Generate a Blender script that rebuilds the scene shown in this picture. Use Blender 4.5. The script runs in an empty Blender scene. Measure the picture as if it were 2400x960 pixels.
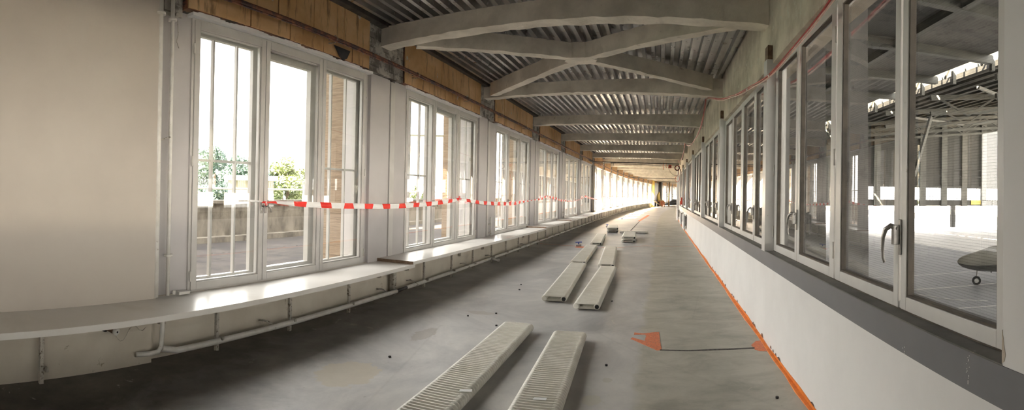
import bpy, math, random
from math import sin, cos, pi, hypot, atan2, sqrt, radians, floor as ifloor
from mathutils import Matrix, Vector
random.seed(7)
SC = bpy.context.scene
COL = SC.collection

# ------------------------------------------------------------------ camera (stitched phone panorama = cylindrical camera)
FPX = 1190.0; CX, CY = 1555.88, 444.15; PITCH, ROLL = 0.0118, 0.0164; EYE = 1.6
cam = bpy.data.cameras.new('camera'); cam_ob = bpy.data.objects.new('camera', cam); COL.objects.link(cam_ob)
SC.camera = cam_ob
cam.type = 'PANO'; cam.panorama_type = 'CENTRAL_CYLINDRICAL'
cam.central_cylindrical_range_u_min = -CX/FPX; cam.central_cylindrical_range_u_max = (2400-CX)/FPX
cam.central_cylindrical_range_v_min = -(960-CY)/FPX; cam.central_cylindrical_range_v_max = CY/FPX
cam.central_cylindrical_radius = 1.0
cam.clip_start = 0.05; cam.clip_end = 2000
P_ = Matrix(((1, 0, 0), (0, cos(PITCH), sin(PITCH)), (0, -sin(PITCH), cos(PITCH))))
R_ = Matrix(((cos(ROLL), 0, sin(ROLL)), (0, 1, 0), (-sin(ROLL), 0, cos(ROLL))))
cam_ob.matrix_world = Matrix.Translation((0, 0, EYE)) @ ((R_ @ P_).transposed() @ Matrix(((1, 0, 0), (0, 0, -1), (0, 1, 0)))).to_4x4()

# ------------------------------------------------------------------ exposure, sky, sun
SC.view_settings.view_transform = 'Standard'; SC.view_settings.look = 'None'
SC.view_settings.gamma = 1.0; SC.view_settings.use_curve_mapping = False
SC.view_settings.exposure = 3.45
SC.cycles.use_denoising = True
SC.cycles.max_bounces = 8; SC.cycles.diffuse_bounces = 5; SC.cycles.glossy_bounces = 4
SC.cycles.transparent_max_bounces = 24; SC.cycles.transmission_bounces = 4
SC.cycles.sample_clamp_indirect = 6.0
SC.cycles.caustics_reflective = False; SC.cycles.caustics_refractive = False
world = bpy.data.worlds.new('sky'); SC.world = world; world.use_nodes = True
wn = world.node_tree.nodes; wl = world.node_tree.links
bg = wn['Background']; bg.inputs['Strength'].default_value = 1.0
tc = wn.new('ShaderNodeTexCoord'); sx = wn.new('ShaderNodeSeparateXYZ'); wr = wn.new('ShaderNodeValToRGB')
wl.new(tc.outputs['Generated'], sx.inputs[0]); wl.new(sx.outputs['Z'], wr.inputs[0]); wl.new(wr.outputs[0], bg.inputs[0])
wr.color_ramp.elements[0].position = 0.0; wr.color_ramp.elements[0].color = (1.0, 0.93, 0.84, 1)
wr.color_ramp.elements[1].position = 0.45; wr.color_ramp.elements[1].color = (1.0, 0.96, 0.93, 1)
sun = bpy.data.lights.new('sun', 'SUN'); sun.energy = 20.0; sun.angle = radians(0.6); sun.color = (1.0, 0.84, 0.62)
sun_ob = bpy.data.objects.new('sun', sun); COL.objects.link(sun_ob)
SAZ, SEL = radians(28), radians(29)          # morning sun from behind and to the left
sdir = Vector((sin(SAZ)*cos(SEL), cos(SAZ)*cos(SEL), -sin(SEL)))
sun_ob.rotation_euler = sdir.to_track_quat('-Z', 'Y').to_euler(); sun_ob.location = (-40, -60, 40)

# ------------------------------------------------------------------ curved corridor coordinates: s along, u across (+ right), z up
K1, K2 = -0.0011, 0.0039
def W(s, u, z=0.0):
    ph = K1*s+K2*s*s/100
    return Vector((K1*s*s/2+K2*s**3/300+u*cos(ph), s-ph*ph*s/8-u*sin(ph), z))
def head(s): return -(K1*s+K2*s*s/100)

# ------------------------------------------------------------------ materials
def nm(name):
    m = bpy.data.materials.new(name); m.use_nodes = True
    return m, m.node_tree.nodes, m.node_tree.links, m.node_tree.nodes['Principled BSDF']
def noise(n, l, vec, scale, detail=5, rough=0.6, dist=0.0):
    t = n.new('ShaderNodeTexNoise'); t.inputs['Scale'].default_value = scale; t.inputs['Detail'].default_value = detail
    t.inputs['Roughness'].default_value = rough; t.inputs['Distortion'].default_value = dist
    l.new(vec, t.inputs['Vector']); return t.outputs['Fac']
def ramp(n, l, fac, stops, interp='LINEAR'):
    r = n.new('ShaderNodeValToRGB'); r.color_ramp.interpolation = interp
    while len(r.color_ramp.elements) < len(stops): r.color_ramp.elements.new(0.5)
    for e, (p, c) in zip(r.color_ramp.elements, stops):
        e.position = p; e.color = (c[0], c[1], c[2], 1) if hasattr(c, '__len__') else (c, c, c, 1)
    l.new(fac, r.inputs[0]); return r.outputs[0]
def mix(n, l, fac, a, b, mode='MIX'):
    m = n.new('ShaderNodeMix'); m.data_type = 'RGBA'; m.blend_type = mode
    for sock, v in ((m.inputs[0], fac), (m.inputs[6], a), (m.inputs[7], b)):
        if hasattr(v, 'is_linked') or hasattr(v, 'links'): l.new(v, sock)
        elif hasattr(v, '__len__'): sock.default_value = (v[0], v[1], v[2], 1)
        else: sock.default_value = v
    return m.outputs[2]
def mth(n, l, op, a, b=None, c=None, clamp=False):
    m = n.new('ShaderNodeMath'); m.operation = op; m.use_clamp = clamp
    for i, v in enumerate((a, b, c)):
        if v is None: continue
        if hasattr(v, 'links'): l.new(v, m.inputs[i])
        else: m.inputs[i].default_value = v
    return m.outputs[0]
def pos(n): return n.new('ShaderNodeNewGeometry').outputs['Position']
def uvv(n): return n.new('ShaderNodeUVMap').outputs[0]
def scl(n, l, vec, s):
    m = n.new('ShaderNodeMapping'); m.inputs['Scale'].default_value = s; l.new(vec, m.inputs['Vector']); return m.outputs[0]
def bump(n, l, b, h, strength=0.3, dist=0.01):
    k = n.new('ShaderNodeBump'); k.inputs['Strength'].default_value = strength; k.inputs['Distance'].default_value = dist
    l.new(h, k.inputs['Height']); l.new(k.outputs[0], b.inputs['Normal'])

def paint(name, c1, c2, rough=0.5, scale=3.0, dirt=None, dirt_scale=12, dirt_lo=0.68, bmp=0.0, metal=0.0):
    m, n, l, b = nm(name); p = pos(n)
    col = ramp(n, l, noise(n, l, p, scale), [(0.38, c1), (0.62, c2)])
    if dirt is not None:
        f = ramp(n, l, noise(n, l, p, dirt_scale, 8, 0.75), [(dirt_lo-0.07, 0.0), (dirt_lo-0.01, 1.0)])
        col = mix(n, l, f, col, dirt)
    l.new(col, b.inputs['Base Color']); b.inputs['Roughness'].default_value = rough; b.inputs['Metallic'].default_value = metal
    if bmp: bump(n, l, b, noise(n, l, p, scale*12, 6), bmp, 0.01)
    return m
M = {}
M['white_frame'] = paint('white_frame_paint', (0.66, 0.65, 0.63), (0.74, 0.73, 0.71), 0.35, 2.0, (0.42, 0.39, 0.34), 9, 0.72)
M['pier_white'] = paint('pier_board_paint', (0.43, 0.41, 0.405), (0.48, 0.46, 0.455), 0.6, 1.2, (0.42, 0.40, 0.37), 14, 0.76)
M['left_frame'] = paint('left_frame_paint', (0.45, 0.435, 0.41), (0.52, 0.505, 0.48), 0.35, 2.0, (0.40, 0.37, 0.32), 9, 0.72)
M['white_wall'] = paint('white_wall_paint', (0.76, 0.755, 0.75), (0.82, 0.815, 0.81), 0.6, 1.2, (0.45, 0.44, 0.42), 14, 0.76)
M['cream_wall'] = paint('cream_wall_paint', (0.45, 0.405, 0.355), (0.50, 0.455, 0.40), 0.65, 0.7, (0.42, 0.38, 0.33), 6, 0.76)
M['low_wall'] = paint('dado_plaster', (0.52, 0.475, 0.395), (0.61, 0.565, 0.48), 0.8, 1.5, (0.22, 0.18, 0.12), 5, 0.70, 0.15)
M['grey_band'] = paint('grey_band_paint', (0.17, 0.17, 0.185), (0.20, 0.20, 0.215), 0.45, 1.0, (0.55, 0.55, 0.55), 22, 0.79)
M['ledge_dark'] = paint('ledge_dark_stone', (0.10, 0.10, 0.09), (0.16, 0.155, 0.14), 0.5, 4.0, (0.30, 0.28, 0.24), 18, 0.72)
M['orange_paint'] = paint('orange_sealant', (0.72, 0.17, 0.02), (0.85, 0.25, 0.03), 0.5, 8.0, (0.35, 0.09, 0.02), 15, 0.68)
M['orange_spray'] = paint('orange_spray_paint', (0.74, 0.20, 0.09), (0.86, 0.29, 0.14), 0.7, 30.0, (0.34, 0.20, 0.15), 60, 0.60)
M['dark_line'] = paint('cut_groove', (0.06, 0.055, 0.05), (0.13, 0.12, 0.11), 0.9, 40)
M['white_pipe'] = paint('white_pipe_paint', (0.62, 0.60, 0.55), (0.72, 0.70, 0.66), 0.4, 8, (0.30, 0.24, 0.18), 20, 0.70)
M['rust'] = paint('rusty_pipe', (0.16, 0.055, 0.03), (0.30, 0.12, 0.06), 0.6, 9, (0.07, 0.04, 0.035), 5, 0.55, 0.3)
M['bracket'] = paint('bracket_steel', (0.38, 0.36, 0.31), (0.50, 0.47, 0.41), 0.55, 12, (0.12, 0.09, 0.06), 25, 0.60)
M['dark_steel'] = paint('dark_steel', (0.045, 0.04, 0.035), (0.09, 0.08, 0.07), 0.6, 8)
M['handle'] = paint('handle_metal', (0.24, 0.23, 0.22), (0.34, 0.33, 0.31), 0.35, 20, metal=0.8)
M['chrome'] = paint('worn_chrome', (0.5, 0.49, 0.47), (0.65, 0.64, 0.62), 0.22, 20, metal=1.0)
M['gasket'] = paint('brown_glazing_bead', (0.06, 0.05, 0.038), (0.11, 0.09, 0.065), 0.6, 6)
M['black'] = paint('black_rubber', (0.012, 0.012, 0.012), (0.03, 0.03, 0.03), 0.6, 20)
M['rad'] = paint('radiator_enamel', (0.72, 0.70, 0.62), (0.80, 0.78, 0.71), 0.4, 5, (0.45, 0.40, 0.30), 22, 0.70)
M['rad_in'] = paint('radiator_darker_inner', (0.40, 0.38, 0.32), (0.52, 0.50, 0.43), 0.6, 9)  # inner tubes darker than the outer ones
M['tape_red'] = paint('tape_red', (0.80, 0.025, 0.02), (0.85, 0.05, 0.03), 0.4, 10)
M['tape_white'] = paint('tape_white', (0.78, 0.77, 0.76), (0.84, 0.83, 0.82), 0.4, 10)
M['cable_red'] = paint('cable_red', (0.36, 0.03, 0.03), (0.50, 0.07, 0.06), 0.45, 15)
M['cable_pink'] = paint('cable_pale', (0.60, 0.36, 0.30), (0.72, 0.52, 0.45), 0.5, 15)
M['blue'] = paint('blue_plastic', (0.03, 0.08, 0.42), (0.05, 0.12, 0.55), 0.4, 15)
M['red'] = paint('red_plastic', (0.60, 0.05, 0.03), (0.70, 0.09, 0.05), 0.45, 15)
M['wood'] = paint('raw_wood', (0.55, 0.40, 0.22), (0.68, 0.52, 0.30), 0.7, 6)
M['wood_dark'] = paint('chipboard_edge', (0.13, 0.08, 0.05), (0.22, 0.15, 0.10), 0.8, 20)
M['yellow'] = paint('yellow_foam', (0.72, 0.50, 0.12), (0.82, 0.60, 0.18), 0.8, 6)
M['paper'] = paint('paper_white', (0.78, 0.79, 0.78), (0.84, 0.85, 0.84), 0.8, 20)
M['concrete'] = paint('beam_concrete', (0.62, 0.57, 0.485), (0.82, 0.76, 0.66), 0.85, 2.2, (0.42, 0.36, 0.29), 5, 0.70, 0.9)
M['plaster_raw'] = paint('raw_grey_render', (0.53, 0.465, 0.38), (0.80, 0.72, 0.61), 0.9, 2.0, (0.74, 0.70, 0.61), 4.5, 0.64, 0.9)
M['sill_stone'] = paint('outer_sill_stone', (0.28, 0.25, 0.20), (0.36, 0.32, 0.26), 0.8, 6, (0.2, 0.17, 0.14), 12, 0.62)
M['facade'] = paint('pale_facade', (0.17, 0.155, 0.13), (0.20, 0.185, 0.155), 0.8, 0.3)
M['facade_y'] = paint('ochre_facade', (0.14, 0.115, 0.075), (0.17, 0.14, 0.095), 0.8, 0.3)
M['roof_tile'] = paint('flat_roof_felt', (0.22, 0.21, 0.2), (0.3, 0.29, 0.27), 0.9, 0.5)
M['dark_pane'] = paint('facade_pane', (0.10, 0.13, 0.17), (0.16, 0.20, 0.25), 0.15, 1.0)
M['bark'] = paint('bark', (0.10, 0.07, 0.045), (0.17, 0.12, 0.08), 0.9, 6)
M['hall_dark'] = paint('hall_dark_steel', (0.015, 0.015, 0.014), (0.03, 0.03, 0.028), 0.7, 0.6)
M['hall_truss'] = paint('hall_truss_steel', (0.06, 0.062, 0.052), (0.10, 0.10, 0.085), 0.6, 0.6)
M['hall_slab'] = paint('canopy_slab', (0.12, 0.115, 0.11), (0.17, 0.165, 0.158), 0.85, 0.35, (0.08, 0.078, 0.074), 0.8, 0.6)
M['hall_wall'] = paint('hall_wall_sheet', (0.03, 0.03, 0.025), (0.045, 0.044, 0.037), 0.7, 0.15)
M['line_white'] = paint('apron_marking', (0.7, 0.7, 0.68), (0.8, 0.8, 0.78), 0.7, 3)
M['plane_body'] = paint('aircraft_paint', (0.48, 0.47, 0.41), (0.56, 0.55, 0.49), 0.3, 0.6)
M['plane_belly'] = paint('aircraft_belly_paint', (0.15, 0.15, 0.145), (0.20, 0.20, 0.19), 0.35, 0.6)
M['tyre'] = paint('tyre_rubber', (0.02, 0.02, 0.02), (0.04, 0.04, 0.04), 0.8, 10)
M['yellow_sign'] = paint('yellow_panel', (0.7, 0.55, 0.12), (0.75, 0.6, 0.16), 0.6, 2)

def m_floor():
    m, n, l, b = nm('worn_screed_floor'); u = uvv(n)
    sep = n.new('ShaderNodeSeparateXYZ'); l.new(u, sep.inputs[0]); S, U = sep.outputs['X'], sep.outputs['Y']
    big = noise(n, l, u, 0.75, 9, 0.68, 0.5)
    left = ramp(n, l, big, [(0.36, (0.33, 0.33, 0.33)), (0.5, (0.46, 0.455, 0.445)), (0.64, (0.60, 0.585, 0.555))])
    stre = noise(n, l, scl(n, l, u, (1.7, 1.0, 1)), 1.6, 9, 0.7, 0.4)
    right = ramp(n, l, stre, [(0.36, (0.34, 0.33, 0.28)), (0.5, (0.44, 0.425, 0.365)), (0.64, (0.52, 0.50, 0.435))])
    edge = mth(n, l, 'ADD', U, mth(n, l, 'MULTIPLY', mth(n, l, 'SUBTRACT', noise(n, l, u, 3.0, 6), 0.5), 0.25))
    fr = ramp(n, l, mth(n, l, 'ADD', edge, 0.52), [(0.28, 0.0), (0.36, 1.0)])
    col = mix(n, l, fr, left, right)
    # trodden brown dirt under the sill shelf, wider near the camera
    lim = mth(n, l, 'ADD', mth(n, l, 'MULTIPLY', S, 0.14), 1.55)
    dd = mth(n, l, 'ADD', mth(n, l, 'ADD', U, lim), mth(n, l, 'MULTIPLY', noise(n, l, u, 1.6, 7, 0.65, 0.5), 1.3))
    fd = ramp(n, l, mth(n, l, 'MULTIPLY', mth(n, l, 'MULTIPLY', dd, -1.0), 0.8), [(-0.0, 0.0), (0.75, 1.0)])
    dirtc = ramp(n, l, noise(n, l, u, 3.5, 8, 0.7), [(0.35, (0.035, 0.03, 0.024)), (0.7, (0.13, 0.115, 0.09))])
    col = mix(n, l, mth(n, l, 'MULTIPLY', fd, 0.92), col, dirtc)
    # small dark specks, pale chips and hairline cracks
    sp = ramp(n, l, noise(n, l, u, 9.0, 8, 0.8), [(0.63, 0.0), (0.66, 1.0)])
    col = mix(n, l, mth(n, l, 'MULTIPLY', sp, 0.5), col, (0.13, 0.12, 0.10))
    ch = ramp(n, l, noise(n, l, u, 2.3, 7, 0.7, 1.0), [(0.64, 0.0), (0.66, 1.0)])
    col = mix(n, l, mth(n, l, 'MULTIPLY', ch, 0.6), col, (0.50, 0.48, 0.42))
    for (cs, cu, rs, ru, c, k) in ((3.93, -0.53, 0.11, 0.085, (0.56, 0.54, 0.46), 0.8), (3.62, -2.55, 0.35, 0.28, (0.52, 0.46, 0.34), 0.6),
                                   (4.38, -0.45, 0.06, 0.05, (0.50, 0.48, 0.42), 0.7), (5.1, -2.55, 0.30, 0.12, (0.30, 0.26, 0.21), 0.5),
                                   (6.35, -2.33, 0.10, 0.2, (0.40, 0.37, 0.33), 0.7)):
        a = mth(n, l, 'POWER', mth(n, l, 'DIVIDE', mth(n, l, 'SUBTRACT', S, cs), rs), 2.0)
        c2 = mth(n, l, 'POWER', mth(n, l, 'DIVIDE', mth(n, l, 'SUBTRACT', U, cu), ru), 2.0)
        d = mth(n, l, 'ADD', mth(n, l, 'ADD', a, c2), mth(n, l, 'MULTIPLY', mth(n, l, 'SUBTRACT', noise(n, l, u, 12.0, 5), 0.5), 1.6))
        col = mix(n, l, mth(n, l, 'MULTIPLY', ramp(n, l, d, [(0.75, 1.0), (0.9, 0.0)]), k), col, c)
    v = n.new('ShaderNodeTexVoronoi'); v.feature = 'DISTANCE_TO_EDGE'; v.inputs['Scale'].default_value = 0.33
    wv = mix(n, l, 0.16, u, n.new('ShaderNodeTexNoise').outputs['Color']); l.new(wv, v.inputs['Vector'])
    cr = ramp(n, l, v.outputs['Distance'], [(0.0, 1.0), (0.004, 0.0)])
    col = mix(n, l, mth(n, l, 'MULTIPLY', cr, 0.12), col, (0.14, 0.13, 0.12))
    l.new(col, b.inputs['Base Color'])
    l.new(ramp(n, l, big, [(0.3, 0.38), (0.7, 0.6)]), b.inputs['Roughness'])
    bump(n, l, b, noise(n, l, u, 25, 8, 0.7), 0.18, 0.004)
    return m
M['floor'] = m_floor()

def m_deck():
    m, n, l, b = nm('galvanised_deck'); p = pos(n)
    c = ramp(n, l, noise(n, l, p, 1.1, 5), [(0.3, (0.36, 0.365, 0.37)), (0.7, (0.68, 0.665, 0.635))])
    l.new(c, b.inputs['Base Color']); b.inputs['Metallic'].default_value = 0.92
    l.new(ramp(n, l, noise(n, l, p, 7, 5), [(0.3, 0.24), (0.7, 0.42)]), b.inputs['Roughness']); return m
M['deck'] = m_deck()

def m_insul():
    m, n, l, b = nm('orange_insulation_board'); u = uvv(n)
    c = ramp(n, l, noise(n, l, u, 1.2, 6, 0.6, 0.4), [(0.32, (0.54, 0.30, 0.12)), (0.5, (0.70, 0.43, 0.20)), (0.68, (0.80, 0.54, 0.29))])
    w = noise(n, l, scl(n, l, u, (5, 0.7, 1)), 2.0, 6, 0.65)
    c = mix(n, l, mth(n, l, 'MULTIPLY', ramp(n, l, w, [(0.55, 0.0), (0.66, 1.0)]), 0.7), c, (0.13, 0.06, 0.025))
    c = mix(n, l, ramp(n, l, noise(n, l, u, 3.6, 5, 0.6), [(0.655, 0.0), (0.67, 1.0)]), c, (0.62, 0.56, 0.46))
    l.new(c, b.inputs['Base Color']); b.inputs['Roughness'].default_value = 0.7
    bump(n, l, b, noise(n, l, u, 14, 6), 0.4, 0.01); return m
M['insul'] = m_insul()

def m_masonry():
    m, n, l, b = nm('bare_block_masonry'); u = uvv(n)
    br = n.new('ShaderNodeTexBrick'); br.inputs['Scale'].default_value = 1.0
    br.inputs['Brick Width'].default_value = 0.24; br.inputs['Row Height'].default_value = 0.12; br.inputs['Mortar Size'].default_value = 0.008
    br.inputs['Color1'].default_value = (0.22, 0.20, 0.175, 1); br.inputs['Color2'].default_value = (0.33, 0.31, 0.27, 1); br.inputs['Mortar'].default_value = (0.12, 0.11, 0.095, 1)
    uw = mix(n, l, 0.05, u, n.new('ShaderNodeTexNoise').outputs['Color']); l.new(uw, br.inputs['Vector'])
    k = noise(n, l, u, 4.0, 7, 0.75)
    c = mix(n, l, ramp(n, l, k, [(0.48, 0.0), (0.54, 1.0)]), br.outputs['Color'], (0.52, 0.49, 0.43))
    c = mix(n, l, ramp(n, l, noise(n, l, scl(n, l, u, (1, 1, 1)), 2.3, 6), [(0.52, 0.0), (0.60, 0.8)]), c, (0.09, 0.08, 0.07))
    l.new(c, b.inputs['Base Color']); b.inputs['Roughness'].default_value = 0.9
    bump(n, l, b, k, 0.6, 0.02); return m
M['masonry'] = m_masonry()

def m_travertine():
    m, n, l, b = nm('travertine_cladding'); p = pos(n)
    w = noise(n, l, scl(n, l, p, (1.4, 1.4, 24)), 2.2, 9, 0.7, 0.7)
    c = ramp(n, l, w, [(0.3, (0.12, 0.08, 0.05)), (0.48, (0.25, 0.18, 0.12)), (0.7, (0.36, 0.28, 0.20))])
    sep = n.new('ShaderNodeSeparateXYZ'); l.new(p, sep.inputs[0])
    j = mth(n, l, 'FRACT', mth(n, l, 'DIVIDE', sep.outputs['Z'], 0.62))
    c = mix(n, l, ramp(n, l, j, [(0.0, 1.0), (0.018, 0.0)]), c, (0.13, 0.10, 0.07))
    l.new(c, b.inputs['Base Color']); b.inputs['Roughness'].default_value = 0.8
    bump(n, l, b, w, 0.5, 0.02); return m
M['travertine'] = m_travertine()

def m_parapet():
    m, n, l, b = nm('weathered_parapet_render'); p = pos(n)
    c = ramp(n, l, noise(n, l, scl(n, l, p, (1, 1, 0.5)), 2.2, 8, 0.7), [(0.38, (0.075, 0.068, 0.055)), (0.5, (0.145, 0.130, 0.105)), (0.62, (0.20, 0.182, 0.15))])
    l.new(c, b.inputs['Base Color']); b.inputs['Roughness'].default_value = 0.95; b.inputs['Specular IOR Level'].default_value = 0.1; return m
M['parapet'] = m_parapet()
def m_paving():
    m, n, l, b = nm('terrace_slabs'); p = pos(n)
    br = n.new('ShaderNodeTexBrick'); br.inputs['Scale'].default_value = 1.0
    br.inputs['Brick Width'].default_value = 0.6; br.inputs['Row Height'].default_value = 0.6; br.inputs['Mortar Size'].default_value = 0.012
    br.inputs['Color1'].default_value = (0.026, 0.024, 0.024, 1); br.inputs['Color2'].default_value = (0.046, 0.040, 0.039, 1); br.inputs['Mortar'].default_value = (0.012, 0.014, 0.011, 1)
    l.new(p, br.inputs['Vector'])
    c = mix(n, l, ramp(n, l, noise(n, l, p, 1.2, 7, 0.7, 1), [(0.42, 0.0), (0.6, 0.8)]), br.outputs['Color'], (0.055, 0.048, 0.042))
    l.new(c, b.inputs['Base Color']); b.inputs['Roughness'].default_value = 0.95; b.inputs['Specular IOR Level'].default_value = 0.1; return m
M['paving'] = m_paving()
def m_apron():
    m, n, l, b = nm('apron_pavement'); p = pos(n)
    sep = n.new('ShaderNodeSeparateXYZ'); l.new(p, sep.inputs[0]); X = sep.outputs['X']
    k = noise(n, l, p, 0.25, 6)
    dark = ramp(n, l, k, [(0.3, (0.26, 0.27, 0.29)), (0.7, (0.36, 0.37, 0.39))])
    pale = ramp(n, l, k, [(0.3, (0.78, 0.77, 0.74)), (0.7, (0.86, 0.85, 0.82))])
    dark_band = ramp(n, l, k, [(0.3, (0.035, 0.034, 0.026)), (0.7, (0.055, 0.052, 0.04))])
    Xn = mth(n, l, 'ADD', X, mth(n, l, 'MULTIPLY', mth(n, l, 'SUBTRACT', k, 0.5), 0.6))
    c = mix(n, l, mth(n, l, 'GREATER_THAN', Xn, 28.4), dark, pale)  # shaded and sunlit stretches of ground painted as dark and pale
    c = mix(n, l, mth(n, l, 'MULTIPLY', mth(n, l, 'GREATER_THAN', Xn, 64), mth(n, l, 'LESS_THAN', Xn, 92)), c, dark_band)  # darker band across the far ground
    l.new(c, b.inputs['Base Color']); b.inputs['Roughness'].default_value = 0.5; return m
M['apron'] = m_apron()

def m_glass(name, wired=False, tint=(0.975, 0.985, 0.98), refl=1.0):
    m, n, l, b = nm(name); n.remove(b); out = n['Material Output']
    g = n.new('ShaderNodeNewGeometry'); d = n.new('ShaderNodeVectorMath'); d.operation = 'DOT_PRODUCT'
    l.new(g.outputs['Incoming'], d.inputs[0]); l.new(g.outputs['Normal'], d.inputs[1])
    c = mth(n, l, 'SUBTRACT', 1.0, mth(n, l, 'ABSOLUTE', d.outputs['Value']), clamp=True)
    f = mth(n, l, 'ADD', 0.04*refl, mth(n, l, 'MULTIPLY', 1.0-0.04*refl, mth(n, l, 'POWER', c, 5.0)), clamp=True)
    t = n.new('ShaderNodeBsdfTransparent'); t.inputs[0].default_value = (*tint, 1)
    gl = n.new('ShaderNodeBsdfGlossy'); gl.inputs['Roughness'].default_value = 0.01; gl.inputs[0].default_value = (1, 1, 1, 1)
    mx = n.new('ShaderNodeMixShader'); l.new(f, mx.inputs[0]); l.new(t.outputs[0], mx.inputs[1]); l.new(gl.outputs[0], mx.inputs[2])
    res = mx.outputs[0]
    if wired:
        sep = n.new('ShaderNodeSeparateXYZ'); l.new(g.outputs['Position'], sep.inputs[0])
        a = mth(n, l, 'LESS_THAN', mth(n, l, 'FRACT', mth(n, l, 'DIVIDE', sep.outputs['Y'], 0.0127)), 0.04)
        h = mth(n, l, 'LESS_THAN', mth(n, l, 'FRACT', mth(n, l, 'DIVIDE', sep.outputs['Z'], 0.0127)), 0.035)
        w = mth(n, l, 'MAXIMUM', a, h)
        df = n.new('ShaderNodeBsdfDiffuse'); df.inputs[0].default_value = (0.10, 0.11, 0.10, 1)
        m2 = n.new('ShaderNodeMixShader'); l.new(mth(n, l, 'MULTIPLY', w, 0.6), m2.inputs[0]); l.new(res, m2.inputs[1]); l.new(df.outputs[0], m2.inputs[2]); res = m2.outputs[0]
    l.new(res, out.inputs['Surface']); return m
M['glass'] = m_glass('window_glass')
M['glass_wired'] = m_glass('wired_window_glass', True, tint=(0.94, 0.94, 0.935), refl=0.85)
M['glass_right'] = m_glass('hangar_side_glass', tint=(0.92, 0.925, 0.915), refl=1.8)
def m_leaf(name, a, b_):
    m, n, l, b = nm(name); c = ramp(n, l, noise(n, l, pos(n), 0.9, 4), [(0.35, a), (0.65, b_)])
    l.new(c, b.inputs['Base Color']); b.inputs['Roughness'].default_value = 0.6
    return m
M['leaf_blue'] = m_leaf('blue_green_leaves', (0.055, 0.10, 0.085), (0.10, 0.15, 0.125))
M['leaf_yellow'] = m_leaf('yellow_green_leaves', (0.13, 0.165, 0.07), (0.23, 0.26, 0.13))

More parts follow.
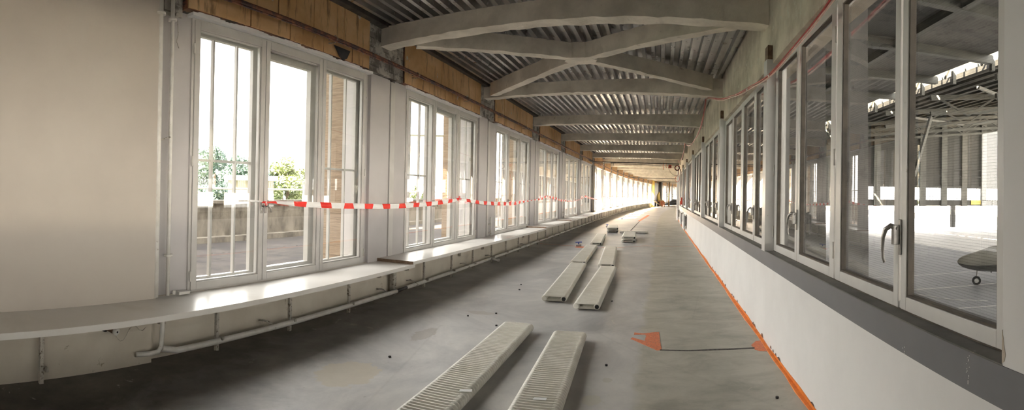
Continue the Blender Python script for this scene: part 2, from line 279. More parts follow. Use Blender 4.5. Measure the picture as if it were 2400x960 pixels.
# ------------------------------------------------------------------ mesh builder
class MB:
    def __init__(s): s.v = []; s.f = []; s.uv = []; s.mi = []; s.sm = []
    def face(s, idx, uvs=None, mi=0, smooth=False):
        s.f.append(tuple(idx)); s.uv.append(uvs or [(0, 0)]*len(idx)); s.mi.append(mi); s.sm.append(smooth)
    def hexa(s, c, uvs=None, mi=0):          # 8 corners: 0-3 bottom ring, 4-7 top ring
        o = len(s.v); s.v += [Vector(q) for q in c]
        for q in ((3, 2, 1, 0), (4, 5, 6, 7), (0, 1, 5, 4), (1, 2, 6, 5), (2, 3, 7, 6), (3, 0, 4, 7)):
            s.face([o+i for i in q], [uvs[i] for i in q] if uvs else None, mi)
    def cbox(s, s0, s1, u0, u1, z0, z1, seg=None, mi=0, jit=0.0, skew=0.0):   # box in corridor coordinates
        n = max(1, int(math.ceil(abs(s1-s0)/(seg or 1.6))))
        o = len(s.v); R = []
        for i in range(n+1):
            t = s0+(s1-s0)*i/n
            R.append([(t, u0, z0), (t, u1, z0), (t, u1, z1), (t, u0, z1)])
        for r in R:
            for (a, b, c) in r:
                j = lambda: random.uniform(-jit, jit) if jit else 0
                s.v.append(W(a+j(), b+j(), c+j()))
        def uvof(i, k):
            a, b, c = R[i][k]; return (a, b, c)
        for i in range(n):
            for k in range(4):
                k2 = (k+1) % 4
                q = [(i, k), (i+1, k), (i+1, k2), (i, k2)]
                hz = k in (0, 2)
                s.face([o+a*4+b for a, b in q], [(R[a][b][0], R[a][b][1] if hz else R[a][b][2]) for a, b in q], mi)
        s.face([o+3, o+2, o+1, o], [(R[0][k][1], R[0][k][2]) for k in (3, 2, 1, 0)], mi)
        s.face([o+n*4+k for k in range(4)], [(R[n][k][1], R[n][k][2]) for k in range(4)], mi)
        return s
    def box(s, x0, x1, y0, y1, z0, z1, mi=0):
        s.hexa([(x0, y0, z0), (x1, y0, z0), (x1, y1, z0), (x0, y1, z0), (x0, y0, z1), (x1, y0, z1), (x1, y1, z1), (x0, y1, z1)],
               [(x0, z0), (x1, z0), (x1+y1, z0), (x0+y1, z0), (x0, z1), (x1, z1), (x1+y1, z1), (x0+y1, z1)], mi); return s
    def bar(s, p, q, w, h, mi=0, up=Vector((0, 0, 1))):     # rectangular bar between two points
        p, q = Vector(p), Vector(q); d = (q-p).normalized(); a = d.cross(up)
        if a.length < 1e-4: a = Vector((1, 0, 0))
        a.normalize(); b = a.cross(d).normalized(); c = []
        for e in (p, q): c += [e-a*w/2-b*h/2, e+a*w/2-b*h/2, e+a*w/2+b*h/2, e-a*w/2+b*h/2]
        s.hexa(c, None, mi); return s
    def tube(s, pts, r, n=10, mi=0, caps=True, rad=None):
        pts = [Vector(p) for p in pts]; o = len(s.v); N = len(pts); prev = None
        for i, p in enumerate(pts):
            d = (pts[min(i+1, N-1)]-pts[max(i-1, 0)])
            d = d.normalized() if d.length > 1e-9 else Vector((0, 0, 1))
            if prev is None:
                a = d.cross(Vector((0, 0, 1)))
                if a.length < 1e-3: a = d.cross(Vector((1, 0, 0)))
            else: a = prev-d*prev.dot(d)
            a.normalize(); prev = a; b = d.cross(a)
            rr = rad[i] if rad else r
            for k in range(n):
                t = 2*pi*k/n; s.v.append(p+(a*cos(t)+b*sin(t))*rr)
        for i in range(N-1):
            for k in range(n):
                k2 = (k+1) % n; s.face([o+i*n+k, o+i*n+k2, o+(i+1)*n+k2, o+(i+1)*n+k], None, mi, True)
        if caps:
            s.face([o+k for k in range(n)][::-1], None, mi); s.face([o+(N-1)*n+k for k in range(n)], None, mi)
        return s
    def prism(s, poly, z0, z1, f=lambda x, y, z: Vector((x, y, z)), mi=0):
        o = len(s.v); n = len(poly)
        for z in (z0, z1): s.v += [f(x, y, z) for x, y in poly]
        s.face([o+i for i in range(n)][::-1], [(poly[i][0], poly[i][1]) for i in range(n)][::-1], mi)
        s.face([o+n+i for i in range(n)], [(poly[i][0], poly[i][1]) for i in range(n)], mi)
        for i in range(n):
            j = (i+1) % n; s.face([o+i, o+j, o+n+j, o+n+i], None, mi)
        return s
    def build(s, name, mats, parent=None, bevel=0.0, kind=None, label=None):
        if not isinstance(mats, (list, tuple)): mats = [mats]
        base = parent_base(parent)
        me = bpy.data.meshes.new(name)
        me.from_pydata([tuple(v-base) for v in s.v], [], s.f)
        for m in mats: me.materials.append(m)
        uvl = me.uv_layers.new(name='UVMap'); k = 0; flat = []
        for q in s.uv:
            for a in q: flat += [a[0], a[1]]
        uvl.data.foreach_set('uv', flat)
        me.polygons.foreach_set('material_index', s.mi); me.polygons.foreach_set('use_smooth', s.sm)
        me.update()
        import bmesh
        bm = bmesh.new(); bm.from_mesh(me); bmesh.ops.recalc_face_normals(bm, faces=bm.faces); bm.to_mesh(me); bm.free()
        o = bpy.data.objects.new(name, me); COL.objects.link(o)
        if parent is not None: o.parent = parent
        if bevel:
            bv = o.modifiers.new('bevel', 'BEVEL'); bv.width = bevel; bv.segments = 2; bv.limit_method = 'ANGLE'
        if kind: o['kind'] = kind
        if label: o['label'] = label
        return o
BASES = {}
def parent_base(p):
    b = Vector((0, 0, 0))
    while p is not None:
        b = b+Vector(p.location); p = p.parent
    return b
def thing(name, label, cat, loc, group=None):
    o = bpy.data.objects.new(name, None); COL.objects.link(o); o.location = loc; o.empty_display_size = 0.1
    o['label'] = label; o['category'] = cat
    if group: o['group'] = group
    return o
def struct(name, loc=(0, 0, 0)):
    o = bpy.data.objects.new(name, None); COL.objects.link(o); o.location = loc; o['kind'] = 'structure'; o.empty_display_size = 0.1
    return o
def tag(o, label, cat, group=None, kind=None):
    o['label'] = label; o['category'] = cat
    if group: o['group'] = group
    if kind: o['kind'] = kind
    return o
def recenter(o, loc):            # move a top-level mesh's origin to its base
    loc = Vector(loc); o.data.transform(Matrix.Translation(-loc)); o.location = loc; return o
ORD = ['first', 'second', 'third', 'fourth', 'fifth', 'sixth', 'seventh', 'eighth', 'ninth', 'tenth', 'eleventh', 'twelfth', 'thirteenth',
       'fourteenth', 'fifteenth', 'sixteenth', 'seventeenth', 'eighteenth', 'nineteenth', 'twentieth', 'twenty-first', 'twenty-second', 'twenty-third', 'twenty-fourth']

# ================================================================== THE SETTING
S0, S1 = -16.0, 116.0
ZD = 3.97                                    # underside of the metal deck
# floor
def grid(s0, s1, ds, us, zf, name, mat):
    b = MB(); n = int(math.ceil((s1-s0)/ds)); k = len(us)
    for i in range(n+1):
        t = s0+(s1-s0)*i/n
        for u in us: b.v.append(W(t, u, zf))
    for i in range(n):
        for j in range(k-1):
            a = i*k+j; q = [(i, j), (i, j+1), (i+1, j+1), (i+1, j)]
            b.face([x*k+y for x, y in q], [(s0+(s1-s0)*x/n, us[y]) for x, y in q])
    return b
fl = grid(S0, S1, 1.5, [-4.4, -3, -1.5, 0, 1.5], 0.0, 'floor', M['floor'])
for i in range(len(fl.v)): pass
fo = fl.build('floor', M['floor'], kind='structure')
sl = fo.modifiers.new('slab', 'SOLIDIFY'); sl.thickness = 0.25; sl.offset = -1
# corrugated deck
b = MB(); prof = []; pitch = 0.16; u = -4.05
while u < 1.35:
    prof += [(u, ZD), (u+0.056, ZD), (u+0.070, ZD+0.085), (u+0.146, ZD+0.085)]; u += pitch
n = int((S1-S0)/2.0); k = len(prof)
for i in range(n+1):
    t = S0+(S1-S0)*i/n
    for (uu, zz) in prof: b.v.append(W(t, uu, zz))
for i in range(n):
    for j in range(k-1): b.face([i*k+j, i*k+j+1, (i+1)*k+j+1, (i+1)*k+j])
deck = b.build('ceiling', M['deck'], kind='structure')
MB().cbox(S0, S1, -4.5, 1.6, ZD+0.12, ZD+0.4, 3).build('roof_slab', M['concrete'], deck)
MB().cbox(S0, S1, -3.93, -3.80, ZD-0.015, ZD+0.05, 3).build('edge_flashing', M['dark_steel'], deck)
bz = MB()
for t in [x*0.45 for x in range(0, 70)]:
    for uu in (-3.2, -2.4, -1.6, -0.8, 0.0, 0.8):
        if random.random() < 0.12:
            uq = -4.05+round((uu+4.05)/pitch)*pitch+0.03; p = W(t+random.uniform(-.1, .1), uq, ZD)
            bz.tube([p, p-Vector((0, 0, 0.006))], 0.005, 6)
bz.build('deck_screws', M['dark_steel'], deck)
wb = MB().cbox(S0-0.25, S0, -4.4, 1.6, 0, 4.2, 3).build('wall_back', M['white_wall'], kind='structure')
we = MB().cbox(S1, S1+0.25, -4.4, 1.6, 0, 4.2, 3).build('wall_front', M['white_wall'], kind='structure')

# left wall -------------------------------------------------------
LW = [(2.97, 6.03), (7.17, 10.47), (11.71, 15.01), (16.16, 19.50), (20.84, 24.10), (25.05, 28.45)]
t = 29.85
while t < 112:
    LW.append((t, t+3.38)); t += 4.45
wl_ = struct('wall_left', W(0, -4.1))
BACK = [(-14.6, -11.3), (-10.2, -6.9), (-5.75, -2.45)]
lo = MB(); lo.cbox(S0, 2.48, -4.40, -3.87, 0, 0.52); lo.cbox(2.48, 6.60, -4.40, -3.95, 0, 0.52); prev = 6.82
lo.cbox(6.82, S1, -4.40, -3.95, 0, 0.54); lo.cbox(S0, S1, -4.40, -3.992, 0, 0.563)
lo.build('dado', M['low_wall'], wl_)
b = MB(); b.cbox(-2.45, 2.56, -4.40, -3.93, 0.50, ZD+0.1)
b.build('cream_panel', M['cream_wall'], wl_, bevel=0.004)
bk = MB()
for a, c in ((S0, -14.6), (-11.3, -10.2), (-6.9, -5.75)): bk.cbox(a, c, -4.40, -4.0, 0.5, ZD+.1)
for a, c in BACK: bk.cbox(a, c, -4.40, -4.0, 3.28, ZD+.1)
bk.build('rear_piers', M['white_wall'], wl_)
pw = MB(); ins = MB(); mas = MB(); seam = MB(); stone = []; strip = MB(); zt = 3.28
edges = [2.56]+[x for w in LW for x in w]+[S1]
for i in range(0, len(edges), 2):
    a, c = edges[i], edges[i+1]
    pw.cbox(a, c, -4.40, -4.02, 0.50, zt)
    if i == 0: mas.cbox(2.56, 2.84, -4.3, -3.99, zt-0.06, ZD+0.05)
    else:
        e = min(c, S1)
        mas.cbox(a-0.08, a+0.97 if i < 60 else e, -4.3, -3.935, zt+0.015, ZD+0.05, jit=0.004)
        # white boards over the pier
        mid = a+0.62
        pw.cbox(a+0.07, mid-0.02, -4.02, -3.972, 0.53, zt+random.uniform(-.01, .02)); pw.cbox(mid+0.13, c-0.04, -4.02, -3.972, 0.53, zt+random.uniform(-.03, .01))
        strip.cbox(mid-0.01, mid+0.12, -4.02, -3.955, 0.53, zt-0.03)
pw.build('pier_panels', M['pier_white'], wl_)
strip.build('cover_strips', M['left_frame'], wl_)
mas.build('bare_masonry', M['masonry'], wl_)
for i, (a, c) in enumerate(LW):
    x0 = 2.84 if i == 0 else LW[i-1][1]+0.93
    x1 = c-0.08
    n = 5; w = (x1-x0)/n; zz = 3.50
    for q in range(n):
        g = 0.008
        ins.cbox(x0+q*w+g, x0+(q+1)*w-g, -4.3, -3.90+random.uniform(-.006, .006), zz+g, ZD+0.0)
        ins.cbox(x0+q*w+g+(0.2 if q else 0), x0+(q+1)*w-g+(0.2 if q < n-1 else 0), -4.3, -3.905+random.uniform(-.006, .006), zt+0.012+random.uniform(0, .008), zz-g)
    seam.cbox(x0, x1, -4.3, -3.915, zt+0.012, ZD)
ins.build('insulation_boards', M['insul'], wl_)
seam.build('insulation_joints', M['rust'], wl_)
lint = MB().cbox(S0, S1, -4.40, -4.3, zt, ZD+0.1).build('lintel', M['concrete'], wl_)
ed = MB()
for (a, c) in LW:   # ragged white plaster edge over each window
    n = 46 if a < 25 else 10
    for q in range(n): ed.cbox(a-.05+(c-a+.1)*q/n, a-.05+(c-a+.1)*(q+1)/n, -4.02, -3.925+random.uniform(-.004, .004), zt-0.03, zt+random.uniform(0.0, .012)+0.010*sin(q*.7))
ed.build('ragged_plaster_edge', M['white_wall'], wl_)
# travertine pillars outside
for i in range(0, len(LW)):
    a = LW[i][1]; c = LW[i+1][0] if i+1 < len(LW) else a+1.05
    MB().cbox(a+0.04, c-0.04, -4.84, -4.40, -6, 7.5).build('stone_pillar', M['travertine'], wl_)
MB().cbox(1.9, LW[0][0]-0.04, -4.84, -4.40, -6, 7.5).build('stone_pillar', M['travertine'], wl_)
MB().cbox(S0, S1, -4.70, -4.36, 0.40, 0.53).build('outer_sill', M['sill_stone'], wl_)
MB().cbox(S0, S1, -4.86, -4.40, 3.6, 7.5).build('outer_fascia', M['travertine'], wl_)
MB().cbox(28.72, 29.75, -3.97, -3.93, 0.55, zt+0.05).build('dark_pier_cladding', M['dark_steel'], wl_)

# left windows ----------------------------------------------------
def frame_bars(b, s0, s1, z0, z1, w, ua, ub, top=None, bot=None):
    top = top or w; bot = bot or w
    b.cbox(s0, s0+w, ua, ub, z0, z1); b.cbox(s1-w, s1, ua, ub, z0, z1)
    b.cbox(s0+w, s1-w, ua, ub, z0, z0+bot); b.cbox(s0+w, s1-w, ua, ub, z1-top, z1)
WN = [0]
def left_window(s0, s1, near, lights=3):
    WN[0] += 1
    wd = s1-s0; d = wd/3; z0, z1 = 0.56, 3.265
    root = struct('window_%d' % WN[0], W((s0+s1)/2, -4.05, z0))
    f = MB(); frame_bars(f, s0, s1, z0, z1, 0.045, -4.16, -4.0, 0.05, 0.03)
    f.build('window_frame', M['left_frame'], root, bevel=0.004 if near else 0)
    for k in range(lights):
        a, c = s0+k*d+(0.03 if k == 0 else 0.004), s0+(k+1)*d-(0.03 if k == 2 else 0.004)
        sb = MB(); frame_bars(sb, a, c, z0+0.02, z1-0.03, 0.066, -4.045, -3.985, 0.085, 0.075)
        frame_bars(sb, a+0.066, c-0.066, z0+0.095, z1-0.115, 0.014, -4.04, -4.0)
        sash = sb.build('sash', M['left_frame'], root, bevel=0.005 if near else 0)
        ga, gc, gz0, gz1 = a+0.07, c-0.07, z0+0.10, z1-0.12
        MB().cbox(ga, gc, -4.022, -4.018, gz0, gz1).build('pane', M['glass'], sash)
        ob = MB()
        if k != 1:
            frame_bars(ob, a+0.03, c-0.02, z0+0.05, z1-0.07, 0.07, -4.15, -4.10)
            w3 = (c-a)/3
            for q in (1, 2): ob.cbox(a+0.03+q*w3-0.012-0.02, a+0.03+q*w3+0.012-0.02, -4.145, -4.105, z0+0.1, z1-0.1)
            ob.cbox(a+0.1, c-0.09, -4.14, -4.11, 1.86, 1.886)
        else:
            frame_bars(ob, a+0.02, c-0.02, z0+0.04, z1-0.06, 0.105, -4.15, -4.08, 0.13, 0.1)
        ob.build('outer_sash', M['left_frame'], root)
        if near:
            h = MB(); e = a+0.0 if k != 1 else c
            for hz in (0.72, 1.85, 2.95):
                h.tube([W((a if k == 0 else c)+(-.012 if k == 0 else .004), -3.98, hz-0.05), W((a if k == 0 else c)+(-.012 if k == 0 else .004), -3.98, hz+0.05)], 0.008, 8)
            h.build('hinge', M['white_pipe'], sash)
    # lever handles on the two meeting stiles
    for q, e in ((0, s0+d-0.03), (1, s0+d+0.03) if near else (1, s0+2*d)):
        if q >= lights: continue
        h = MB()
        h.cbox(e-0.012, e+0.012, -3.986, -3.976, 1.32, 1.44)
        h.tube([W(e, -3.98, 1.40), W(e, -3.945, 1.40), W(e+(0.04 if q else -0.04), -3.94, 1.375), W(e+(0.05 if q else -0.05), -3.94, 1.33)], 0.007, 8)
        h.build('window_handle', M['handle'], root)
    return root
for i, (a, c) in enumerate(LW): left_window(a, c, i < 3, 3 if i < 6 else 1)
for a, c in BACK: left_window(a, c, False)

# right wall ------------------------------------------------------
UR = 1.144; FIN0 = 5.52; PIT = 4.42
wr_ = struct('wall_right', W(0, 1.3))
MB().cbox(S0, S1, UR, 1.55, 0, 0.846).build('white_dado', M['white_wall'], wr_)
MB().cbox(S0, S1, UR-0.0015, 1.55, 0.846, 1.0).build('grey_dado_band', M['grey_band'], wr_)
MB().cbox(1.447, S1, UR, 1.42, 1.0, 1.006).build('dark_ledge', M['ledge_dark'], wr_)
MB().cbox(0.95, 1.447, UR, 1.55, 1.0, ZD+0.1).build('near_pier', M['white_wall'], wr_, bevel=0.004)
rk = MB()
rk.cbox(S0, 0.95, 1.20, 1.55, 3.10, ZD+0.1); rk.cbox(S0, -12.6, UR, 1.55, 1.0, 3.1)
for a in (-3.7, -8.2): rk.cbox(a, a+0.2, UR, 1.55, 1.0, 3.1)
rk.build('rear_wall', M['white_wall'], wr_)
MB().cbox(1.50, S1, 1.20, 1.55, 3.10, ZD+0.1, jit=0.006, seg=0.5).build('raw_render_lintel', M['plaster_raw'], wr_)
gap = MB()
fins = [FIN0+PIT*k for k in range(0, 25)]
for fs in fins:
    if fs > S1: break
    MB().cbox(fs, fs+0.17, UR-0.01, 1.36, 1.0, 3.14).build('window_fin', M['white_frame'] if fs < 80 else M['white_wall'], wr_)
    gap.cbox(fs+0.01, fs+0.16, UR+0.0, 1.3, 3.14, 3.30)
gap.build('fin_sockets', M['wood_dark'], wr_)
SOLID = 1.2
RN = [0]
def right_window(bounds, near):
    WN[0] += 1; s0, s1 = bounds[0], bounds[-1]; z0, z1 = 1.0, 3.08
    root = struct('window_%d' % WN[0], W((s0+s1)/2, 1.26, z0))
    f = MB(); frame_bars(f, s0, s1, z0-0.01, z1, 0.035, 1.245, 1.34, 0.05, 0.06)
    if near: f.cbox(1.447, 1.51, 1.238, 1.34, z0, z1+.02)
    f.cbox(s0, s1, 1.262, 1.36, z1, 3.11)
    f.build('window_frame', M['white_frame'], root, bevel=0.004 if near else 0)
    f2 = MB(); f2.cbox(s0, s1, 1.236, 1.262, z0-0.0, z0+0.012); f2.build('sealant_joint', M['gasket'], root)
    for k in range(len(bounds)-1):
        far = k % 2 == (1 if near else 0)
        a, c = bounds[k]+0.015, bounds[k+1]-0.015
        # wide stiles meet in pairs
        wl0 = 0.06 if (k % 2 == 1) else 0.10
        wl1 = 0.10 if (k % 2 == 1) else 0.06
        if near and k == 0: wl0 = 0.085
        sb = MB()
        sb.cbox(a, a+wl0, 1.235, 1.285, z0+0.012, z1-0.02); sb.cbox(c-wl1, c, 1.235, 1.285, z0+0.012, z1-0.02)
        sb.cbox(a+wl0, c-wl1, 1.235, 1.285, z0+0.012, z0+0.085); sb.cbox(a+wl0, c-wl1, 1.235, 1.285, z1-0.085, z1-0.02)
        sash = sb.build('sash', M['white_frame'], root, bevel=0.004 if near else 0)
        g = MB(); frame_bars(g, a+wl0, c-wl1, z0+0.085, z1-0.085, 0.010, 1.244, 1.280)
        g.build('glazing_bead', M['gasket'], sash)
        MB().cbox(a+wl0+0.005, c-wl1-0.005, 1.268, 1.272, z0+0.09, z1-0.09).build('pane', M['glass_wired'] if near and k < 3 else M['glass_right'], sash)
    for e in (bounds[1], bounds[3]):
        if e > 92: continue
        sg = 1
        h = MB(); hu = 1.235
        h.cbox(e-0.028, e-0.005, hu-0.012, hu, 1.30, 1.49)
        # curved casement lever: hub, then arm sweeping out and down
        pts = [(e-0.012, hu-0.02, 1.44), (e+0.01, hu-0.05, 1.455), (e+0.032, hu-0.07, 1.435), (e+0.046, hu-0.078, 1.39), (e+0.050, hu-0.078, 1.33), (e+0.050, hu-0.075, 1.28), (e+0.044, hu-0.068, 1.255)]
        h.tube([W(*p) for p in pts], 0.01, 10, rad=[0.016, 0.016, 0.014, 0.011, 0.009, 0.008, 0.009])
        h.cbox(e-0.02, e+0.012, hu-0.045, hu-0.012, 1.355, 1.46)
        hn = h.build('casement_handle', M['handle'], root, bevel=0.003 if near else 0)
    if near:
        for e in (bounds[0], bounds[2], bounds[4]):
            h = MB()
            for hz in (1.22, 1.9, 2.8): h.tube([W(e, 1.228, hz-0.06), W(e, 1.228, hz+0.06)], 0.009, 8)
            h.build('hinge', M['white_pipe'], root)
    return root
right_window([1.50, 2.45, 3.50, 4.55, 5.52], True)
for a, c in ((-3.5, 0.95), (-8.0, -3.7), (-12.6, -8.2)):
    w = (c-a)/4; right_window([a, a+w, a+2*w, a+3*w, c], False)
for i in range(0, 24):
    a = fins[i]+0.17; c = fins[i+1]
    if c > S1: break
    w = (c-a)/4; right_window([a, a+w, a+2*w, a+3*w, c], False)
b = MB()      # paint drips and scuffs on the grey band, loose plaster beside the window
for i in range(16):
    t = 1.66+random.uniform(-.012, .012)+(0.55 if i > 11 else 0); z = 0.99-0.009*i-random.uniform(0, .004); h_ = random.uniform(.002, .007) if i != 11 else 0.016
    b.cbox(t, t+0.0022+random.uniform(0, .002), UR-0.0025, UR, z-h_, z)
b.build('paint_drips', M['tape_white'], wr_)
b = MB(); b.prism([(1.446, 1.01), (1.432, 1.02), (1.425, 1.045), (1.433, 1.07), (1.438, 1.10), (1.446, 1.13)], UR-0.002, UR+0.01, lambda x, y, z: W(x, z, y)); b.build('cracked_plaster', M['plaster_raw'], wr_)
# orange sealant strip along the foot of the right wall
b = MB(); n = 240; pv = None
for i in range(n+1):
    t = -1.0+i*0.42
    hh = 0.03+0.022*math.sin(t*2.1)*0.5+random.uniform(-.006, .01); ww = 0.035+random.uniform(-.006, .012)
    for (uu, zz) in ((UR+0.01, -0.001), (UR-ww, -0.001), (UR-ww+0.004, 0.005), (UR-0.006, 0.012), (UR-0.005, hh), (UR+0.01, hh)): b.v.append(W(t, uu, zz))
for i in range(n):
    for k in range(6): b.face([i*6+k, (i+1)*6+k, (i+1)*6+(k+1) % 6, i*6+(k+1) % 6])
b.build('baseboard_right', M['orange_paint'], kind='structure')
b = MB()
for i in range(70):
    t = 1.5+i*0.14+random.uniform(0, .08); ln = random.uniform(.05, .16)
    if random.random() < 0.4:
        hh = 0.05+0.02*random.random(); P = [(t, 0.03), (t+ln*.3, 0.03), (t+ln, 0.03), (t+ln*.8, hh*.8), (t+ln*.55, hh), (t+ln*.25, hh*.9)]
        b.prism(P, UR-0.003, UR+0.01, lambda x, y, z: W(x, z, y))
b.build('broken_plaster_edge', M['rust'], wr_)

# ================================================================== CONCRETE BEAMS
def beam_mb(p0, p1, w, z0a, z0b, ztop, n=16, arch=0.0, jit=0.006):
    b = MB(); p0, p1 = Vector(p0), Vector(p1); d = (p1-p0).normalized(); a = Vector((-d.y, d.x, 0))
    for i in range(n+1):
        t = i/n; c = p0.lerp(p1, t); zb = z0a+(z0b-z0a)*t+arch*4*t*(1-t)
        for (sg, zz) in ((-1, zb), (1, zb), (1, ztop), (-1, ztop)):
            j = random.uniform(-jit, jit)
            q = c+a*(sg*(w/2+j)); b.v.append(Vector((q.x, q.y, zz+(random.uniform(-jit, jit) if zz == zb else 0))))
    for i in range(n):
        for k in range(4): b.face([i*4+k, (i+1)*4+k, (i+1)*4+(k+1) % 4, i*4+(k+1) % 4], [(i/n*5, k*.3), ((i+1)/n*5, k*.3), ((i+1)/n*5, k*.3+.3), (i/n*5, k*.3+.3)])
    b.face([3, 2, 1, 0]); b.face([n*4+k for k in range(4)]); return b
BS = [6.42, 10.80, 15.3, 19.75, 24.2, 28.8]+[33.3+4.45*k for k in range(18)]
for i, sb in enumerate(BS):
    if sb > S1-1: break
    p0 = W(sb, -3.94); p1 = W(sb-0.55 if i < 3 else sb-0.45, 1.21)
    lab = ('nearest rough concrete ceiling beam, just in front of the X-shaped brace' if i == 0 else
           'second rough concrete ceiling beam, closing the far side of the X-shaped brace' if i == 1 else
           'rough grey concrete ceiling beam across the corridor, %s from the camera' % ORD[i])
    o = beam_mb(p0, p1, 0.26, 3.70, 3.60, ZD+0.004, 40 if i < 3 else 16 if i < 6 else 6, 0.07 if i < 2 else 0.05, 0.009 if i < 3 else 0.005).build('concrete_beam', M['concrete'])
    tag(recenter(o, (p0+p1)/2), lab, 'beam', 'concrete beams under the metal deck')
hub = W(8.0, -1.33)
b = MB()
for (e) in ((6.58, -3.50), (9.98, 0.92), (10.42, -3.62), (6.24, 0.86)):
    q = beam_mb(W(*e), hub, 0.17, 3.70, 3.735, ZD+0.004, 18, 0.0, 0.009); o = len(b.v)
    b.v += q.v
    for f_, u_ in zip(q.f, q.uv): b.face([o+k for k in f_], u_)
bh = [W(8.0+0.22*sin(2*pi*k/10)*1.0, -1.33+0.26*cos(2*pi*k/10)) for k in range(10)]
b.prism([(v.x, v.y) for v in bh], 3.728, ZD+0.004)
tag(recenter(b.build('concrete_cross_brace', M['concrete']), hub), 'X-shaped concrete brace between the two nearest ceiling beams', 'beam')

# ================================================================== LEFT WALL FITTINGS
def shelf(s0, s1, z0, z1, posts, label, uf=-3.37):
    root = thing('sill_shelf', label, 'shelf', W((s0+s1)/2, -3.7, 0), 'white window shelves along the left wall')
    b = MB(); n = max(1, int((s1-s0)/1.5)); th = 0.048
    for i in range(n+1):
        t = s0+(s1-s0)*i/n; z = z0+(z1-z0)*i/n
        for (uu, zz) in ((-3.99, z-th), (uf, z-th), (uf, z), (-3.99, z)): b.v.append(W(t, uu, zz))
    for i in range(n):
        for k in range(4): b.face([i*4+k, (i+1)*4+k, (i+1)*4+(k+1) % 4, i*4+(k+1) % 4])
    b.face([3, 2, 1, 0], None, 1); b.face([n*4+k for k in range(4)], None, 1)
    b.build('shelf_board', [M['shelf'], M['wood_dark']], root)
    for ps in posts:
        q = MB(); dz = 0.55
        q.cbox(ps-0.018, ps+0.018, -3.83, -3.795, 0.0, min(z0, z1)-th); 
        q.cbox(ps-0.014, ps+0.014, -3.795, -3.55, min(z0, z1)-th-0.03, min(z0, z1)-th)
        q.cbox(ps+0.018, ps+0.045, -3.80, -3.72, min(z0, z1)-th-0.075, min(z0, z1)-th-0.045)
        q.cbox(ps+0.012, ps+0.04, -3.80, -3.74, 0.11, 0.14)
        q.build('shelf_bracket', M['bracket'], root, bevel=0.003 if ps < 12 else 0)
def m_shelf():
    m, n, l, b = nm('white_laminate_shelf'); p = pos(n)
    c = ramp(n, l, noise(n, l, p, 1.6, 8, 0.65, 0.4), [(0.25, (0.56, 0.53, 0.48)), (0.5, (0.66, 0.64, 0.60)), (0.8, (0.70, 0.68, 0.65))])
    l.new(c, b.inputs['Base Color']); b.inputs['Roughness'].default_value = 0.22
    b.inputs['Roughness'].default_value = 0.30; b.inputs['Specular IOR Level'].default_value = 0.38; return m
M['shelf'] = m_shelf()
shelf(S0, 6.42, 0.567, 0.560, [0.3, 1.40, 3.20, 4.27, 5.42], 'nearest long white window shelf, from the left picture edge to the first pier')
shelf(6.36, 14.85, 0.603, 0.570, [7.6, 8.75, 9.85, 11.05, 12.15, 13.3, 14.4], 'white window shelf starting at the first pier, second from the camera')
shelf(14.75, 19.2, 0.612, 0.575, [15.5, 16.6, 17.7, 18.8], 'white window shelf under the fourth window, third from the camera')
shelf(19.1, 23.6, 0.612, 0.575, [20.0, 21.1, 22.2, 23.3], 'white window shelf under the fifth window, fourth from the camera')
shelf(23.5, 44.0, 0.602, 0.58, [24.4+1.15*k for k in range(17)], 'long white window shelf beginning before the dark pier')
shelf(44.0, 72.5, 0.60, 0.58, [44.6+1.5*k for k in range(18)], 'farthest white window shelf, ending at the yellow post')

# heating pipe above the floor
hp = thing('heating_pipe', 'white painted heating pipe running low along the left wall', 'pipe', W(20, -3.8, 0.09))
pts = [W(2.30, -3.84, 0.11), W(2.42, -3.80, 0.11), W(2.50, -3.79, 0.12)]
MB().tube(pts+[W(2.53, -3.79, 0.16), W(2.54, -3.79, 0.30), W(2.54, -3.79, 0.52)], 0.022, 12).build('riser', M['white_pipe'], hp)
MB().tube([W(2.54, -3.79, 0.14)]+[W(2.7+i*0.5, -3.78, 0.10) for i in range(8)]+[W(6.62, -3.78, 0.095)], 0.030, 12).build('near_run', M['white_pipe'], hp)
MB().tube([W(6.95+i*1.2, -3.80, 0.095) for i in range(55)], 0.030, 10).build('far_run', M['white_pipe'], hp)
MB().tube([W(6.62, -3.785, 0.095), W(6.95, -3.79, 0.095)], 0.026, 10).build('joint_sleeve', M['black'], hp)
for i, (ps) in enumerate((3.95, 6.35, 7.25, 9.5, 11.0, 13.9)):
    b = MB(); b.tube([W(ps, -3.79, 0.06), W(ps+.03, -3.75, 0.10), W(ps, -3.79, 0.135), W(ps-.01, -3.83, 0.10), W(ps, -3.79, 0.06)], 0.007, 6)
    b.tube([W(ps-0.05, -3.93, 0.16), W(ps-0.04, -3.86, 0.17), W(ps, -3.83, 0.15), W(ps+0.03, -3.80, 0.12)], 0.011, 8)
    b.build('pipe_clip', M['bracket'], hp)
b = MB(); b.tube([W(10.95, -3.78, 0.10), W(10.98, -3.66, 0.07), W(11.0, -3.62, 0.06)], 0.028, 12); b.tube([W(10.99, -3.64, 0.065), W(11.01, -3.60, 0.058)], 0.038, 12)
b.build('open_branch', M['white_pipe'], hp)
